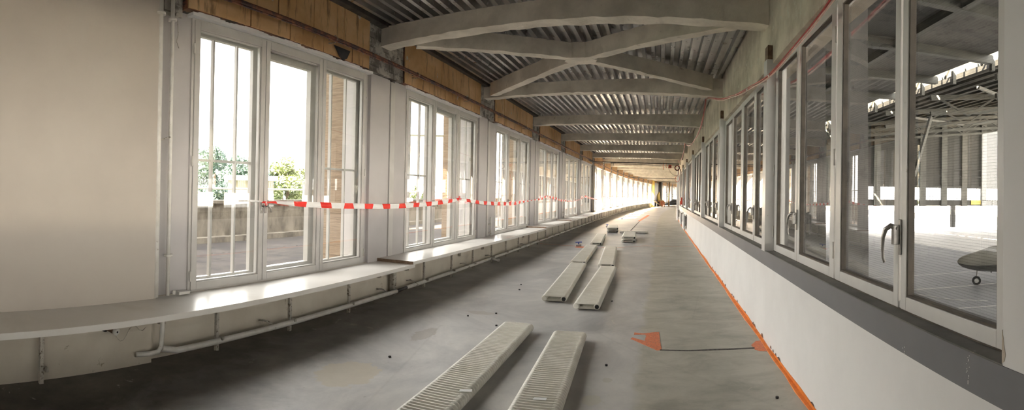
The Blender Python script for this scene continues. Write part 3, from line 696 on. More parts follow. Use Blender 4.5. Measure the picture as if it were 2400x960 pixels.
# upper rusty pipe
rp = thing('rusty_pipe', 'long rusty brown pipe hung along the orange boards above the left windows', 'pipe', W(20, -3.8, 3.45))
MB().tube([W(-2.5+i*1.1, -3.80, 3.455) for i in range(64)], 0.030, 10).build('pipe_run', M['rust'], rp)
MB().tube([W(-2.5+i*1.1, -3.76, 3.415) for i in range(64)], 0.010, 6).build('thin_line', M['rust'], rp)
for i in range(20):
    ps = 5.0+i*2.2
    b = MB(); b.tube([W(ps, -3.90, 3.455), W(ps, -3.80, 3.50), W(ps, -3.755, 3.455), W(ps, -3.80, 3.41), W(ps, -3.90, 3.42)], 0.006, 6)
    b.build('pipe_clamp', M['bracket'], rp)
b = MB(); b.prism([(5.10, 3.42), (5.22, 3.30), (5.30, 3.27), (5.38, 3.31), (5.45, 3.42)], -3.895, -3.885, lambda x, y, z: W(x, z, y))
tag(recenter(b.build('wall_hole', M['black']), W(5.3, -3.89, 3.3)), 'black half-round hole in the orange board under the rusty pipe', 'hole')
# cross pipes
for (ss, zz, lab, r) in ((27.4, 3.37, 'dark pipe crossing the corridor beneath the beams at the black pier', 0.028), (27.9, 3.32, 'thin dark conduit crossing just under the dark pipe', 0.014), (51.0, 3.37, 'distant dark rod crossing the corridor under the beams', 0.03)):
    b = MB(); b.tube([W(ss-1.1, -3.80, zz+0.04), W(ss-0.2, -3.70, zz+0.01), W(ss, -3.4, zz), W(ss, 0.95, zz-0.06)], r, 8)
    if r > 0.02: b.tube([W(ss, -2.6, zz), W(ss, -2.6, zz-0.18)], 0.012, 6)
    tag(recenter(b.build('crossing_pipe', M['dark_steel']), W(ss, -1.3, zz)), lab, 'pipe')
# risers left of the nearest window
def riser(ss, r, label, zc):
    root = thing('riser_pipe', label, 'pipe', W(ss, -3.93, 0.57), 'white riser pipes beside the nearest window')
    MB().tube([W(ss, -3.95, 0.57), W(ss, -3.95, 3.9)], r, 14).build('pipe_run', M['white_pipe'], root)
    for q in zc: MB().tube([W(ss, -3.95, q-0.012), W(ss, -3.95, q+0.012)], r+0.022, 14).build('collar', M['white_pipe'], root)
riser(2.56, 0.030, 'thicker white riser pipe beside the cream wall panel', [3.19])
riser(2.70, 0.019, 'thinner white riser pipe between cream panel and nearest window', [3.16, 0.95])
b = MB(); b.tube([W(2.72, -3.96, 2.05), W(2.68, -3.93, 2.06), W(2.60, -3.96, 2.03)], 0.006, 6)
tag(recenter(b.build('pipe_hook', M['bracket']), W(2.68, -3.95, 2.05)), 'small metal hook holding the thin white riser pipe', 'hook')
b = MB(); pts = [W(2.78, -3.985, 3.18), W(2.79, -3.98, 3.05), W(2.77, -3.98, 2.98), W(2.80, -3.98, 2.92)]
b.tube(pts, 0.004, 6); tag(recenter(b.build('loose_wire', M['bracket']), pts[-1]), 'short loose wire hanging above the twin white risers', 'wire')
b = MB(); b.cbox(2.80, 2.93, -3.96, -3.90, 0.57, 0.60); b.tube([W(2.74, -3.92, 0.60), W(2.76, -3.90, 0.60)], 0.02, 10)
tag(recenter(b.build('pipe_stub', M['white_pipe'], bevel=0.004), W(2.86, -3.93, 0.57)), 'small white bracket lying on the shelf by the riser foot', 'bracket')
for ss, zt_, lab in ((11.30, 1.02, 'thin white pipe standing on the shelf beside the third window'), (20.45, 1.02, 'thin white pipe standing on the shelf beside the fifth window')):
    root = thing('stub_pipe', lab, 'pipe', W(ss, -3.92, 0.58))
    MB().tube([W(ss, -3.93, 0.575), W(ss, -3.93, zt_)], 0.016, 10).build('pipe_run', M['white_pipe'], root)
    MB().tube([W(ss-0.12, -3.96, 0.86), W(ss+0.05, -3.93, 0.85)], 0.014, 8).build('pipe_clip', M['bracket'], root)
    MB().tube([W(ss-0.1, -3.96, 0.66), W(ss-0.03, -3.9, 0.65)], 0.013, 8).build('pipe_clip', M['bracket'], root)
# thermostat dials
def dial(ss, zz, lab, wire):
    root = thing('thermostat_dial', lab, 'dial', W(ss, -3.86, zz))
    ub = -3.87 if ss < 2.5 else -3.95
    if wire: MB().tube([W(ss-0.05, ub-0.0, zz+0.02), W(ss-0.045, ub+0.012, zz+0.02)], 0.05, 14).build('hole_rim', M['black'], root)
    MB().tube([W(ss-0.03, ub, zz+0.01), W(ss, ub+0.09, zz-0.005)], 0.03, 16).build('dial_body', M['wood_dark'], root)
    MB().tube([W(ss, ub+0.09, zz-0.005), W(ss+0.008, ub+0.115, zz-0.01)], 0.031, 16).build('dial_face', M['white_pipe'], root)
    MB().tube([W(ss+0.008, ub+0.113, zz-0.01), W(ss+0.01, ub+0.12, zz-0.01)], 0.008, 8).build('dial_screw', M['black'], root)
    if wire:
        MB().tube([W(ss+0.01+0.035*i, ub+0.012+0.05*max(0, 1-i/5), zz-0.035-0.085*sin(pi*min(i, 5)/5.0) + (0.03*sin(pi*(i-5)/2.5) if i > 5 else 0)) for i in range(11)], 0.0025, 5).build('dial_wire', M['bracket'], root)
dial(2.05, 0.37, 'round thermostat dial on the wall under the nearest shelf, with curly wire', True)
dial(2.82, 0.45, 'small white thermostat dial under the nearest shelf by the riser', False)
for ss in (2.62, 6.35, 7.2, 9.4, 10.75, 14.2):
    b = MB(); b.cbox(ss-0.03, ss-0.022, -3.95, -3.90, 0.32, 0.50); b.cbox(ss+0.022, ss+0.03, -3.95, -3.90, 0.32, 0.50); b.cbox(ss-0.03, ss+0.03, -3.95, -3.935, 0.32, 0.50)
    o = recenter(b.build('wall_channel', M['bracket'], bevel=0.002), W(ss, -3.93, 0.32))
    tag(o, 'short steel channel screwed to the low wall, %s from the left' % ORD[(2.62, 6.35, 7.2, 9.4, 10.75, 14.2).index(ss)], 'channel', 'steel channels under the shelves')
b = MB(); b.cbox(6.70, 6.79, -3.95, -3.88, 0.0, 0.54); tag(recenter(b.build('steel_post', M['bracket'], bevel=0.004), W(6.74, -3.9, 0)), 'narrow grey steel post under the joint of the first two shelves', 'post')

# ================================================================== BARRIER TAPE
def tape(pts, label, wd=0.072, ph=0.0, loc=None):
    P = []
    for i in range(len(pts)-1):          # catmull-rom
        p0 = pts[max(i-1, 0)]; p1 = pts[i]; p2 = pts[i+1]; p3 = pts[min(i+2, len(pts)-1)]
        for j in range(10):
            t = j/10
            P.append(tuple(0.5*((2*p1[k])+(-p0[k]+p2[k])*t+(2*p0[k]-5*p1[k]+4*p2[k]-p3[k])*t*t+(-p0[k]+3*p1[k]-3*p2[k]+p3[k])*t**3) for k in range(4)))
    P.append(tuple(pts[-1])); b = MB()
    # arc length resample so stripes change on slanted edges
    L = [0]
    for i in range(1, len(P)): L.append(L[-1]+(W(*P[i][:3])-W(*P[i-1][:3])).length)
    per = 0.48; t = 0.0; cuts = [0.0]; k = 0; x = -ph
    while x < L[-1]:
        for e in (x, x+0.21):
            if 0 < e < L[-1]: cuts.append(e)
        x += per
    cuts += [i*0.06 for i in range(1, int(L[-1]/0.06))]; cuts = sorted(set(round(c, 4) for c in cuts))+[L[-1]]
    def at(d):
        for i in range(1, len(L)):
            if L[i] >= d:
                f = (d-L[i-1])/max(L[i]-L[i-1], 1e-6); return tuple(P[i-1][q]+(P[i][q]-P[i-1][q])*f for q in range(4))
        return P[-1]
    for i, c in enumerate(cuts):
        s_, u_, z_, w_ = at(c); hw = wd*w_/2; tw = 0.012*sin(c*9)
        for (dz, du, sl) in ((hw, tw, 0.0), (hw*0.33, tw*0.3+0.003, 0.004), (-hw*0.33, -tw*0.3, 0.008), (-hw, -tw, 0.012)): b.v.append(W(s_+sl, u_+du, z_+dz))
    for i in range(len(cuts)-1):
        m_ = (cuts[i]+cuts[i+1])/2+ph; red = (m_ % per) < 0.21
        for k in range(3): b.face([i*4+k, (i+1)*4+k, (i+1)*4+k+1, i*4+k+1], None, 0 if red else 1)
    o = b.build('barrier_tape', [M['tape_red'], M['tape_white']])
    so = o.modifiers.new('film', 'SOLIDIFY'); so.thickness = 0.0006
    tag(recenter(o, W(*pts[0][:3])), label, 'tape', 'red and white barrier tape strung along the windows')
U = -3.90
tape([(3.72, -3.93, 1.46, .35), (3.85, -3.92, 1.455, .25), (3.97, -3.92, 1.445, .2), (4.15, -3.9, 1.44, .45), (4.4, -3.88, 1.425, .75), (4.75, -3.87, 1.41, .95), (5.5, -3.86, 1.385, 1), (6.6, -3.86, 1.365, 1), (7.7, -3.87, 1.38, 1), (8.35, -3.88, 1.405, 1), (9.0, -3.90, 1.435, .85), (9.3, -3.93, 1.46, .5)],
     'nearest length of red and white barrier tape, across the first two windows', ph=0.30)
tape([(9.3, -3.93, 1.46, .5), (9.7, -3.91, 1.43, .9), (10.6, -3.88, 1.37, 1.1), (11.8, -3.87, 1.33, 1.2), (13.0, -3.88, 1.32, 1.2), (13.9, -3.9, 1.35, .9), (15.3, -3.93, 1.39, .3), (16.3, -3.93, 1.42, 1), (17.25, -3.94, 1.50, 1)],
     'second length of barrier tape, from the second window to the fourth', ph=0.1)
tape([(17.25, -3.94, 1.50, 1), (18.3, -3.92, 1.45, 1.1), (19.4, -3.9, 1.36, 1.1), (20.8, -3.9, 1.31, 1), (22.3, -3.9, 1.29, .4), (24.3, -3.93, 1.34, .5), (26.3, -3.95, 1.50, .9)],
     'third length of barrier tape, drooping from the fourth window to the sixth', ph=0.1)
tape([(26.3, -3.95, 1.50, .9), (28.5, -3.92, 1.38, 1.1), (30.5, -3.9, 1.3, 1), (32.2, -3.92, 1.33, .6), (34.8, -3.95, 1.50, .6)], 'fourth length of barrier tape, drooping past the black pier', ph=0)
for i in range(6):
    a = 34.8+i*4.45
    tape([(a, -3.95, 1.50, .9), (a+1.3, -3.92, 1.38, .9), (a+2.6, -3.92, 1.36, .9), (a+4.45, -3.95, 1.50, .9)], 'distant drooping barrier tape, %s length beyond the black pier' % ORD[i+1], ph=0.1*i)
for (ss, zz, lab) in ((3.96, 1.45, 'red tape knot on the handle of the nearest window'), (9.33, 1.47, 'red and white tape knot on the second window handle'), (17.28, 1.51, 'tape knot on the fourth window handle')):
    b = MB()
    for k in range(7):
        p = W(ss+random.uniform(-.03, .03), -3.93+random.uniform(-.01, .02), zz+random.uniform(-.03, .03)); q = p+Vector((random.uniform(-.03, .03), random.uniform(-.05, .05), random.uniform(-.05, .03)))
        b.bar(p, q, 0.03, 0.006, mi=0 if k % 3 else 1)
    tag(recenter(b.build('tape_knot', [M['tape_red'], M['tape_white']]), W(ss, -3.93, zz)), lab, 'knot')

# ================================================================== RADIATORS ON THE FLOOR
def radiator_meshes(length, width, nsec):
    """local coords: x across, y along, z up; origin at the middle of the underside"""
    hw = width/2-0.038; st = length/nsec
    tb = MB(); ib = MB()
    for i in range(nsec):
        y = -length/2+(i+0.5)*st
        tb.hexa([(-hw, y-st*.30, 0.085), (hw, y-st*.30, 0.085), (hw, y+st*.30, 0.085), (-hw, y+st*.30, 0.085), (-hw, y-st*.14, 0.103), (hw, y-st*.14, 0.103), (hw, y+st*.14, 0.103), (-hw, y+st*.14, 0.103)])
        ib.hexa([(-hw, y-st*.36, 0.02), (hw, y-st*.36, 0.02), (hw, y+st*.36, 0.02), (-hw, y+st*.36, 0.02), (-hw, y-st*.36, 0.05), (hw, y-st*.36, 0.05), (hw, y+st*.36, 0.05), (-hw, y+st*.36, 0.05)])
    hd = []
    for sg in (-1, 1):
        h = MB(); pts = []; rad = []
        for i in range(nsec):
            for q, r in ((0.08, 0.036), (0.28, 0.045), (0.72, 0.045), (0.92, 0.036)):
                pts.append((sg*hw, -length/2+(i+q)*st, 0.056)); rad.append(r)
        h.tube(pts, 0.05, 12, rad=rad); hd.append(h)
    caps = []
    for sg in (-1, 1):
        for e in (-1, 1):
            c = MB(); y = e*length/2
            c.tube([(sg*hw, y, 0.056), (sg*hw, y+e*0.012, 0.056)], 0.030, 12); caps.append((c, (sg+e)))
    return tb, ib, hd, caps
def mesh_of(mb, name, mat):
    o = mb.build(name, mat); me = o.data; bpy.data.objects.remove(o); return me
RM = {}
def radiator_set(key, length, width, nsec):
    tb, ib, hd, caps = radiator_meshes(length, width, nsec)
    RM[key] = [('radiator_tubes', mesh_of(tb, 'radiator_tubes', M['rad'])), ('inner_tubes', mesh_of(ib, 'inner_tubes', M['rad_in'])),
               ('header_pipe', mesh_of(hd[0], 'header_pipe', M['rad'])), ('header_pipe', mesh_of(hd[1], 'header_pipe', M['rad']))]
    for c, k in caps: RM[key].append(('end_plug', mesh_of(c, 'end_plug', M['black'] if k == 0 else M['rad'])))
def radiator(key, loc, ang, label, group='radiators laid out on the floor'):
    root = thing('radiator', label, 'radiator', loc, group); root.rotation_euler = (0, 0, ang)
    for nm_, me in RM[key]:
        o = bpy.data.objects.new(nm_, me); COL.objects.link(o); o.parent = root
    return root
radiator_set('long', 3.70, 0.36, 82)
radiator_set('short', 2.20, 0.46, 30)
radiator_set('stub', 1.15, 0.40, 28)
def lay(key, a, c, label):       # a, c = near and far centre points (s, u)
    p, q = W(*a), W(*c); d = q-p; m_ = (p+q)/2
    return radiator(key, (m_.x, m_.y, 0.004), atan2(d.y, d.x)-pi/2, label)
lay('long', (1.97, -1.53), (5.66, -1.62), 'nearest cream radiator lying on the floor, cut by the bottom edge, left of its pair')
lay('long', (1.80, -0.77), (5.46, -0.98), 'nearest cream radiator on the floor right of its pair, with a loose white scrap')
lay('long', (7.32, -1.55), (11.0, -1.79), 'cream floor radiator, left one of the second pair')
lay('long', (6.95, -1.01), (10.6, -1.09), 'cream floor radiator, right one of the second pair')
lay('long', (11.25, -1.84), (14.95, -2.03), 'cream floor radiator of the third pair, right behind the second pair on the left')
lay('long', (10.95, -1.17), (14.65, -1.43), 'cream floor radiator of the third pair, on the right')
lay('long', (15.75, -2.00), (19.45, -2.26), 'single cream floor radiator lying ahead of the third pair, below the left stack')
ang = radians(2)
for (ss, uu, lab) in ((22.4, -2.10, 'left stack'), (18.1, -1.10, 'right stack')):
    for k in range(2):
        p = W(ss, uu, 0.004+0.112*k); radiator('short', p, radians(5 if uu < -2 else 2)+0.01*k, '%s radiator of the %s of two on the floor' % ('upper' if k else 'lower', lab), 'stacked radiators')
p = W(21.3, -1.10, 0.004); radiator('stub', p, pi/2+0.08, 'low radiator lying crosswise behind the right stack of radiators')
for (ss, uu, rz, lab) in ((3.55, -1.42, 0.4, 'white paper scrap on the right edge of the nearest left radiator'), (3.60, -0.86, 0.15, 'white paper scrap lying on the nearest right radiator')):
    b = MB(); c_, s_ = cos(rz), sin(rz); p = W(ss, uu, 0.112)
    f = lambda x, y, z: Vector((p.x+x*c_-y*s_, p.y+x*s_+y*c_, z+0.01*x*10*0.0))
    b.prism([(-.05, -.02), (.045, -.025), (.05, .022), (-.042, .02)], 0.110, 0.112, f); tag(recenter(b.build('paper_scrap', M['paper']), p), lab, 'paper')
# rubber plugs and crumbs on the floor
for i, (ss, uu, lab) in enumerate(((8.55, -2.40, 'black crumb on the floor left of the second radiator pair, farther one'), (8.09, -2.30, 'black crumb left of the second radiator pair, nearer one'),
        (6.38, -2.13, 'black plug on the floor between the first and second radiator pairs'), (5.80, -1.93, 'black plug just behind the far end of the nearest left radiator'),
        (6.10, -2.42, 'dark chip lying in the scuffed patch of floor'), (7.60, -0.72, 'black crumb beside the near end of the second right radiator'),
        (4.21, -2.47, 'black crumb left of the nearest radiator on pale stained floor'), (4.74, -0.50, 'black plug on the floor right of the nearest right radiator'), (3.96, 0.93, 'small black chip near the orange wall strip'),
        (33.5, -2.6, 'distant dark lump lying by the first sunlit stripe'))):
    b = MB(); n = 7; r = 0.014 if i < 9 else 0.05
    pts = [(r*(1+random.uniform(-.3, .3))*cos(2*pi*k/n), r*(1+random.uniform(-.3, .3))*sin(2*pi*k/n)) for k in range(n)]
    p = W(ss, uu); b.prism([(p.x+x, p.y+y) for x, y in pts], 0.0, 0.016 if i < 9 else 0.06)
    tag(recenter(b.build('rubber_plug', M['black'], bevel=0.003), p), lab, 'debris', 'dark crumbs scattered on the floor')
# orange survey marks and the chased grooves
def decal(name, poly, mat, label, cat, h=0.0025):
    b = MB(); b.prism(poly, 0.0, h, lambda x, y, z: W(x, y, z)); p = W(*poly[0])
    return tag(recenter(b.build(name, mat), p), label, cat)
decal('paint_mark', [(5.84, -0.30), (5.93, -0.30), (5.90, -0.20), (5.97, -0.05), (5.96, -0.01), (5.60, 0.0), (5.28, 0.02), (5.27, -0.03), (5.36, -0.10), (5.62, -0.29), (5.66, -0.33), (5.72, -0.31), (5.60, -0.17), (5.78, -0.16), (5.86, -0.17)],
      M['orange_spray'], 'orange sprayed arrow mark on the floor at the left end of the cut groove', 'mark')
decal('paint_mark', [(5.58, 1.14), (5.57, 1.06), (5.42, 0.98), (5.27, 0.99), (5.20, 1.03), (5.18, 1.12)], M['orange_spray'], 'orange sprayed patch on the floor touching the right wall', 'mark')
decal('floor_groove', [(5.27, 0.0), (5.255, 0.3), (5.28, 0.6), (5.295, 1.0), (5.335, 1.0), (5.318, 0.6), (5.29, 0.3), (5.30, 0.0)], M['dark_line'], 'dark groove cut in the floor between two orange marks', 'groove', 0.003)
decal('chalk_line', [(15.75, -3.8), (15.45, -2.7), (15.25, -1.4), (16.1, -0.5), (16.15, 1.1), (16.18, 1.1), (16.13, -0.5), (15.29, -1.4), (15.49, -2.7), (15.80, -3.8)], M['orange_spray'], 'faint orange chalk line crossing the whole floor', 'line', 0.0015)
decal('floor_groove', [(22.6, -1.36), (31.3, -1.34), (31.3, -1.30), (22.6, -1.31)], M['dark_line'], 'dark groove running along the floor beyond the radiator stacks', 'groove', 0.003)
decal('paint_mark', [(31.3, -1.46), (41.0, -1.30), (41.5, -1.10), (38.0, -1.10), (31.5, -1.28)], M['orange_spray'], 'long orange mark at the far end of the floor groove', 'mark')
for (ss, uu, lab, rz) in ((15.45, -2.50, 'small blue valve lying on an orange dot left of the third radiator pair', 0.3), (24.9, -2.62, 'small blue valve standing behind the left radiator stack', 1.2)):
    p = W(ss, uu); root = thing('blue_valve', lab, 'valve', p); c_, s_ = cos(rz), sin(rz)
    MB().tube([p+Vector((-.08*c_, -.08*s_, 0.035)), p+Vector((.08*c_, .08*s_, 0.035))], 0.033, 12).build('valve_body', M['white_pipe'], root)
    b = MB(); b.tube([p+Vector((0, 0, 0.05)), p+Vector((0, 0, 0.11))], 0.018, 10); b.bar(p+Vector((-.10*c_, -.10*s_, 0.12)), p+Vector((.10*c_, .10*s_, 0.13)), 0.05, 0.025)
    b.build('valve_lever', M['blue'], root, bevel=0.004)
decal('paint_mark', [(15.2+0.18*sin(a*pi/6), -2.42+0.16*cos(a*pi/6)) for a in range(12)], M['orange_spray'], 'orange dot sprayed on the floor under the blue valve', 'mark')

# ================================================================== RIGHT WALL AND CEILING FITTINGS
def spline(pts, n=8):
    P = []
    for i in range(len(pts)-1):
        p0 = pts[max(i-1, 0)]; p1 = pts[i]; p2 = pts[i+1]; p3 = pts[min(i+2, len(pts)-1)]
        for j in range(n):
            t = j/n; P.append(tuple(0.5*((2*p1[k])+(-p0[k]+p2[k])*t+(2*p0[k]-5*p1[k]+4*p2[k]-p3[k])*t*t+(-p0[k]+3*p1[k]-3*p2[k]+p3[k])*t**3) for k in range(3)))
    return P+[tuple(pts[-1])]
cb = thing('cable_bundle', 'dark red cable bundle sagging along the top of the near right windows', 'cable', W(6, 1.1, 2.9))
for k, (m_, dz, du) in enumerate(((M['cable_red'], 0, 0), (M['cable_red'], 0.016, -0.008), (M['cable_pink'], -0.014, -0.006))):
    MB().tube([W(a, b_+du, c+dz+0.006*sin(a*3+k)) for a, b_, c in spline([(1.0, 1.06, 3.3), (2.5, 1.08, 3.03), (3.27, 1.10, 2.93), (4.23, 1.10, 2.875), (5.19, 1.10, 2.88), (6.34, 1.11, 2.99), (7.5, 1.10, 3.13), (8.94, 1.08, 3.33), (9.8, 1.0, 3.50), (10.45, 0.90, 3.62)])], 0.0075, 8).build('cable_strand', m_, cb)
for ss, zz in ((5.2, 2.88), (6.6, 3.02), (7.6, 3.15)): MB().tube([W(ss, 1.10, zz), W(ss+0.04, 1.10, zz+0.006)], 0.017, 8).build('cable_tie', M['white_pipe'], cb)
for (pts, lab) in ((([(10.45, 0.90, 3.62), (11.2, 0.92, 3.42), (12.6, 0.95, 3.28), (14.3, 0.95, 3.22), (16.5, 0.95, 3.28), (18.3, 0.93, 3.45), (19.45, 0.90, 3.62)]), 'pale pink cable pair sagging between the second and fourth ceiling beams'),
                   (([(19.45, 0.90, 3.62), (21, 0.93, 3.42), (24, 0.95, 3.32), (27, 0.95, 3.4), (28.2, 0.92, 3.6)]), 'pale cable continuing from the fourth ceiling beam to the red coil')):
    root = thing('pale_cable', lab, 'cable', W(*pts[2]))
    for k in range(2): MB().tube([W(a, b_-0.02*k, c-0.02*k) for a, b_, c in spline(pts)], 0.011, 6).build('cable_strand', M['cable_pink'] if k == 0 else M['cable_red'], root)
# coil, orange hooks and sockets hanging at the dark cross pipe
root = thing('cable_coil', 'black and red cable coil hanging at the right end of the dark cross pipe', 'coil', W(27.6, 0.85, 3.1))
MB().tube([W(27.6, 0.85+0.13*cos(a*pi/8), 3.12+0.14*sin(a*pi/8)) for a in range(17)], 0.022, 8).build('coil_ring', M['black'], root)
MB().tube([W(27.6, 0.85+0.10*cos(a*pi/8), 3.12+0.11*sin(a*pi/8)) for a in range(17)], 0.012, 8).build('inner_loop', M['cable_red'], root)
root = thing('socket_box', 'red socket box hanging under the dark cross pipe beside the coil', 'socket', W(27.6, 0.45, 3.1))
b = MB(); b.cbox(27.5, 27.7, 0.38, 0.54, 3.10, 3.28); b.build('socket_body', M['red'], root, bevel=0.01)
b = MB(); b.cbox(27.49, 27.5, 0.42, 0.50, 3.14, 3.22); b.build('socket_lid', M['wood_dark'], root)
for i, uu in enumerate((0.12, 0.27)):
    b = MB(); b.tube([W(27.5, uu, 3.38), W(27.48, uu-0.04, 3.2), W(27.5, uu, 3.0+0.1*i)], 0.016, 8)
    tag(recenter(b.build('orange_strap', M['orange_spray']), W(27.5, uu, 3.1)), 'orange strap hanging from the dark cross pipe, %s of two' % ('left' if i == 0 else 'right'), 'strap')
pts = [(27.6, 0.35, 3.2), (27.7, 0.45, 2.95), (27.8, 0.65, 2.75), (28.2, 0.9, 2.7)]
tag(recenter(MB().tube([W(*p) for p in spline(pts)], 0.008, 6).build('loose_cable', M['black']), W(*pts[0])), 'thin black cable looping down from the red socket box', 'cable')
pts = [(30, 1.05, 3.4), (30, 0.98, 2.9), (30, 0.86, 2.75), (30, 0.80, 2.55), (30, 0.92, 2.42), (30, 1.05, 2.55), (30, 1.03, 2.8)]
tag(recenter(MB().tube([W(*p) for p in spline(pts)], 0.014, 6).build('hanging_loop', M['cable_red']), W(*pts[0])), 'tangled dark cable loop on the right wall below the coil', 'cable')
root = thing('fire_alarm_box', 'small red fire alarm box on the far right wall', 'alarm', W(27.2, 1.08, 1.2))
MB().cbox(27.0, 27.35, 1.02, UR-0.003, 1.14, 1.34).build('alarm_case', M['red'], root, bevel=0.01)
MB().cbox(27.1, 27.3, 1.06, UR-0.003, 1.34, 1.52).build('alarm_sign', M['red'], root)
MB().cbox(27.05, 27.3, 1.015, 1.02, 1.18, 1.30).build('alarm_pane', M['wood_dark'], root)
def wall_radiator(ss, ln, label):
    root = thing('wall_radiator', label, 'radiator', W(ss+ln/2, 1.05, 0.3), 'flat radiators on the right wall')
    b = MB(); b.cbox(ss, ss+ln, 1.00, 1.055, 0.16, 0.80)
    b.build('radiator_panel', M['white_wall'], root, bevel=0.008)
    g = MB()
    for i in range(int(ln/0.1)): g.cbox(ss+0.03+i*0.1, ss+0.09+i*0.1, 0.992, 1.0, 0.20, 0.76)
    g.build('panel_ribs', M['white_wall'], root)
    b = MB(); b.tube([W(ss-0.05, 1.07, 0.72), W(ss+0.02, 1.03, 0.72)], 0.02, 8); b.tube([W(ss-0.03, 1.07, 0.72), W(ss-0.03, 1.07, 0.10)], 0.012, 8)
    b.build('radiator_valve', M['handle'], root)
    for t in (0.15, ln-0.2): MB().cbox(ss+t, ss+t+0.04, 1.055, UR+0.002, 0.3, 0.7).build('wall_bracket', M['bracket'], root)
wall_radiator(22.0, 1.2, 'nearest flat white radiator on the far right wall')
wall_radiator(25.7, 1.2, 'second flat white radiator on the far right wall')
wall_radiator(31.5, 1.4, 'third flat white radiator, farthest along the right wall')
b = MB(); b.cbox(33.5, 34.0, 0.99, UR-0.004, 0, 3.62)
tag(recenter(b.build('boxed_riser', M['white_wall']), W(33.7, 1.0)), 'pale boxed riser standing floor to beam on the far right wall', 'column')

# ================================================================== FAR END CLUTTER
E_ = 74.0
b = MB(); b.cbox(73.2, 73.5, -3.86, -3.55, 0, 3.97); tag(recenter(b.build('timber_post', M['yellow']), W(73.3, -3.8)), 'yellow timber post at the far end of the left windows', 'post')
b = MB(); b.cbox(73.6, 79.2, -3.96, -3.9, 0, 3.5); tag(recenter(b.build('partition_sheet', M['white_wall']), W(76, -3.9)), 'pale grey sheet covering the wall beyond the yellow post', 'sheet')
b = MB(); b.cbox(79.4, 80.4, -4.0, -3.5, 0, 3.97); tag(recenter(b.build('steel_column', M['dark_steel']), W(80, -3.8)), 'dark steel column at the far end of the corridor', 'column')
root = thing('insulation_slab', 'yellow insulation slab leaning near the dark column', 'slab', W(78.4, -3.5))
b = MB(); b.hexa([W(77.6, -3.55), W(79.2, -3.55), W(79.2, -3.40), W(77.6, -3.40), W(77.7, -3.85, 1.6), W(79.2, -3.85, 2.2), W(79.2, -3.72, 2.2), W(77.7, -3.72, 1.6)]); b.build('foam_board', M['yellow'], root)
b = MB(); b.box(*(lambda p: (p.x-0.5, p.x+0.15, p.y-0.2, p.y+0.2))(W(75.0, -3.2)), 0, 0.7); tag(recenter(b.build('dark_bin', M['black'], bevel=0.03), W(75.0, -3.2)), 'dark bin on the floor before the insulation slab', 'bin')
root = thing('orange_crate', 'orange plastic crate on the floor at the far end', 'crate', W(77, -3.0))
p = W(77, -3.0); b = MB(); b.box(p.x-0.45, p.x+0.45, p.y-0.3, p.y+0.3, 0, 0.85); b.build('crate_body', M['orange_spray'], root, bevel=0.03)
b = MB(); b.box(p.x-0.47, p.x+0.47, p.y-0.32, p.y+0.32, 0.80, 0.90)
for dx in (-0.2, 0.2): b.box(p.x+dx-0.05, p.x+dx+0.05, p.y-0.31, p.y-0.30, 0.1, 0.8)
b.build('crate_rim', M['wood'], root)
b = MB(); b.bar(W(79, -2.2, 0), W(79.2, -2.15, 3.75), 0.22, 0.12); tag(recenter(b.build('timber_prop', M['wood']), W(79, -2.2)), 'pale timber prop standing free at the corridor end', 'prop')
b = MB(); b.bar(W(72.0, -3.6, 1.0), W(74.6, -2.6, 0.05), 0.10, 0.10); tag(recenter(b.build('leaning_plank', M['wood']), W(74.6, -2.6)), 'short plank leaning against the end of the far shelf', 'plank')
for k in range(5):
    b = MB(); b.tube([W(82+k*1.1, -3.3+0.1*k, 0.18+0.17*k), W(84+k, -1.2, 0.3+0.14*k), W(85+k, 1.0, 0.40+0.12*k)], 0.16, 8)
    tag(recenter(b.build('black_duct', M['black']), W(82+k*1.1, -2, 0.1)), 'black duct lying across the corridor end, %s from the floor' % ORD[k], 'duct', 'black ducts piled at the corridor end')
for k in range(2):
    b = MB(); b.tube([W(84, -3.7, 1.5+0.35*k), W(86, 1.0, 1.45+0.35*k)], 0.03, 6)
    tag(recenter(b.build('barrier_rail', M['dark_steel']), W(84, -3.7, 1.5)), '%s thin rail spanning the corridor end' % ('upper' if k else 'lower'), 'rail')
b = MB(); b.box(*(lambda p: (p.x-.8, p.x+.8, p.y-.1, p.y+.1))(W(72.5, -1.2)), 0.0, 0.06); tag(recenter(b.build('loose_board', M['wood_dark']), W(72.5, -1.2)), 'dark loose board flat on the floor before the orange crate', 'board')

# ================================================================== OUTSIDE LEFT: TERRACE, PARAPET, TREES, HOUSES
b = grid(-20, 116, 4, [-11.8, -8, -4.4], 0.0, 'terrace', M['paving'])
to = b.build('terrace', M['paving'], kind='structure'); sl = to.modifiers.new('slab', 'SOLIDIFY'); sl.thickness = 0.4; sl.offset = -1
pr = struct('terrace_parapet', W(20, -11.6))
MB().cbox(-20, 116, -11.85, -11.50, 0, 1.12, 3).build('parapet_wall', M['parapet'], pr)
MB().cbox(-20, 116, -11.92, -11.42, 1.12, 1.21, 3).build('parapet_cap', M['parapet'], pr)
MB().cbox(-20, 116, -11.50, -11.20, 0, 0.16, 3).build('gutter_kerb', M['parapet'], pr)
rl = thing('terrace_railing', 'white steel pipe railing on top of the terrace parapet', 'railing', W(20, -11.66, 1.21))
MB().tube([W(-5+i*2, -11.66, 1.56) for i in range(40)], 0.030, 8).build('top_rail', M['line_white'], rl)
for i in range(22):
    t = 1.0+i*2.55
    MB().tube([W(t, -11.66, 1.2), W(t, -11.66, 1.72)], 0.028, 8).build('rail_post', M['line_white'], rl)
MB().box(-400, -12.5, -100, 400, -8.3, -8.0).build('ground', M['leaf_blue'], kind='structure')
tw = struct('sun_blocker', (-35, -40, -8))     # unseen block added behind the camera to keep sun off the near left windows
ax = Vector((sin(SAZ), cos(SAZ), 0)); bx_ = Vector((cos(SAZ), -sin(SAZ), 0)); c_ = Vector((-4.4, 29.4, 0))-ax*66
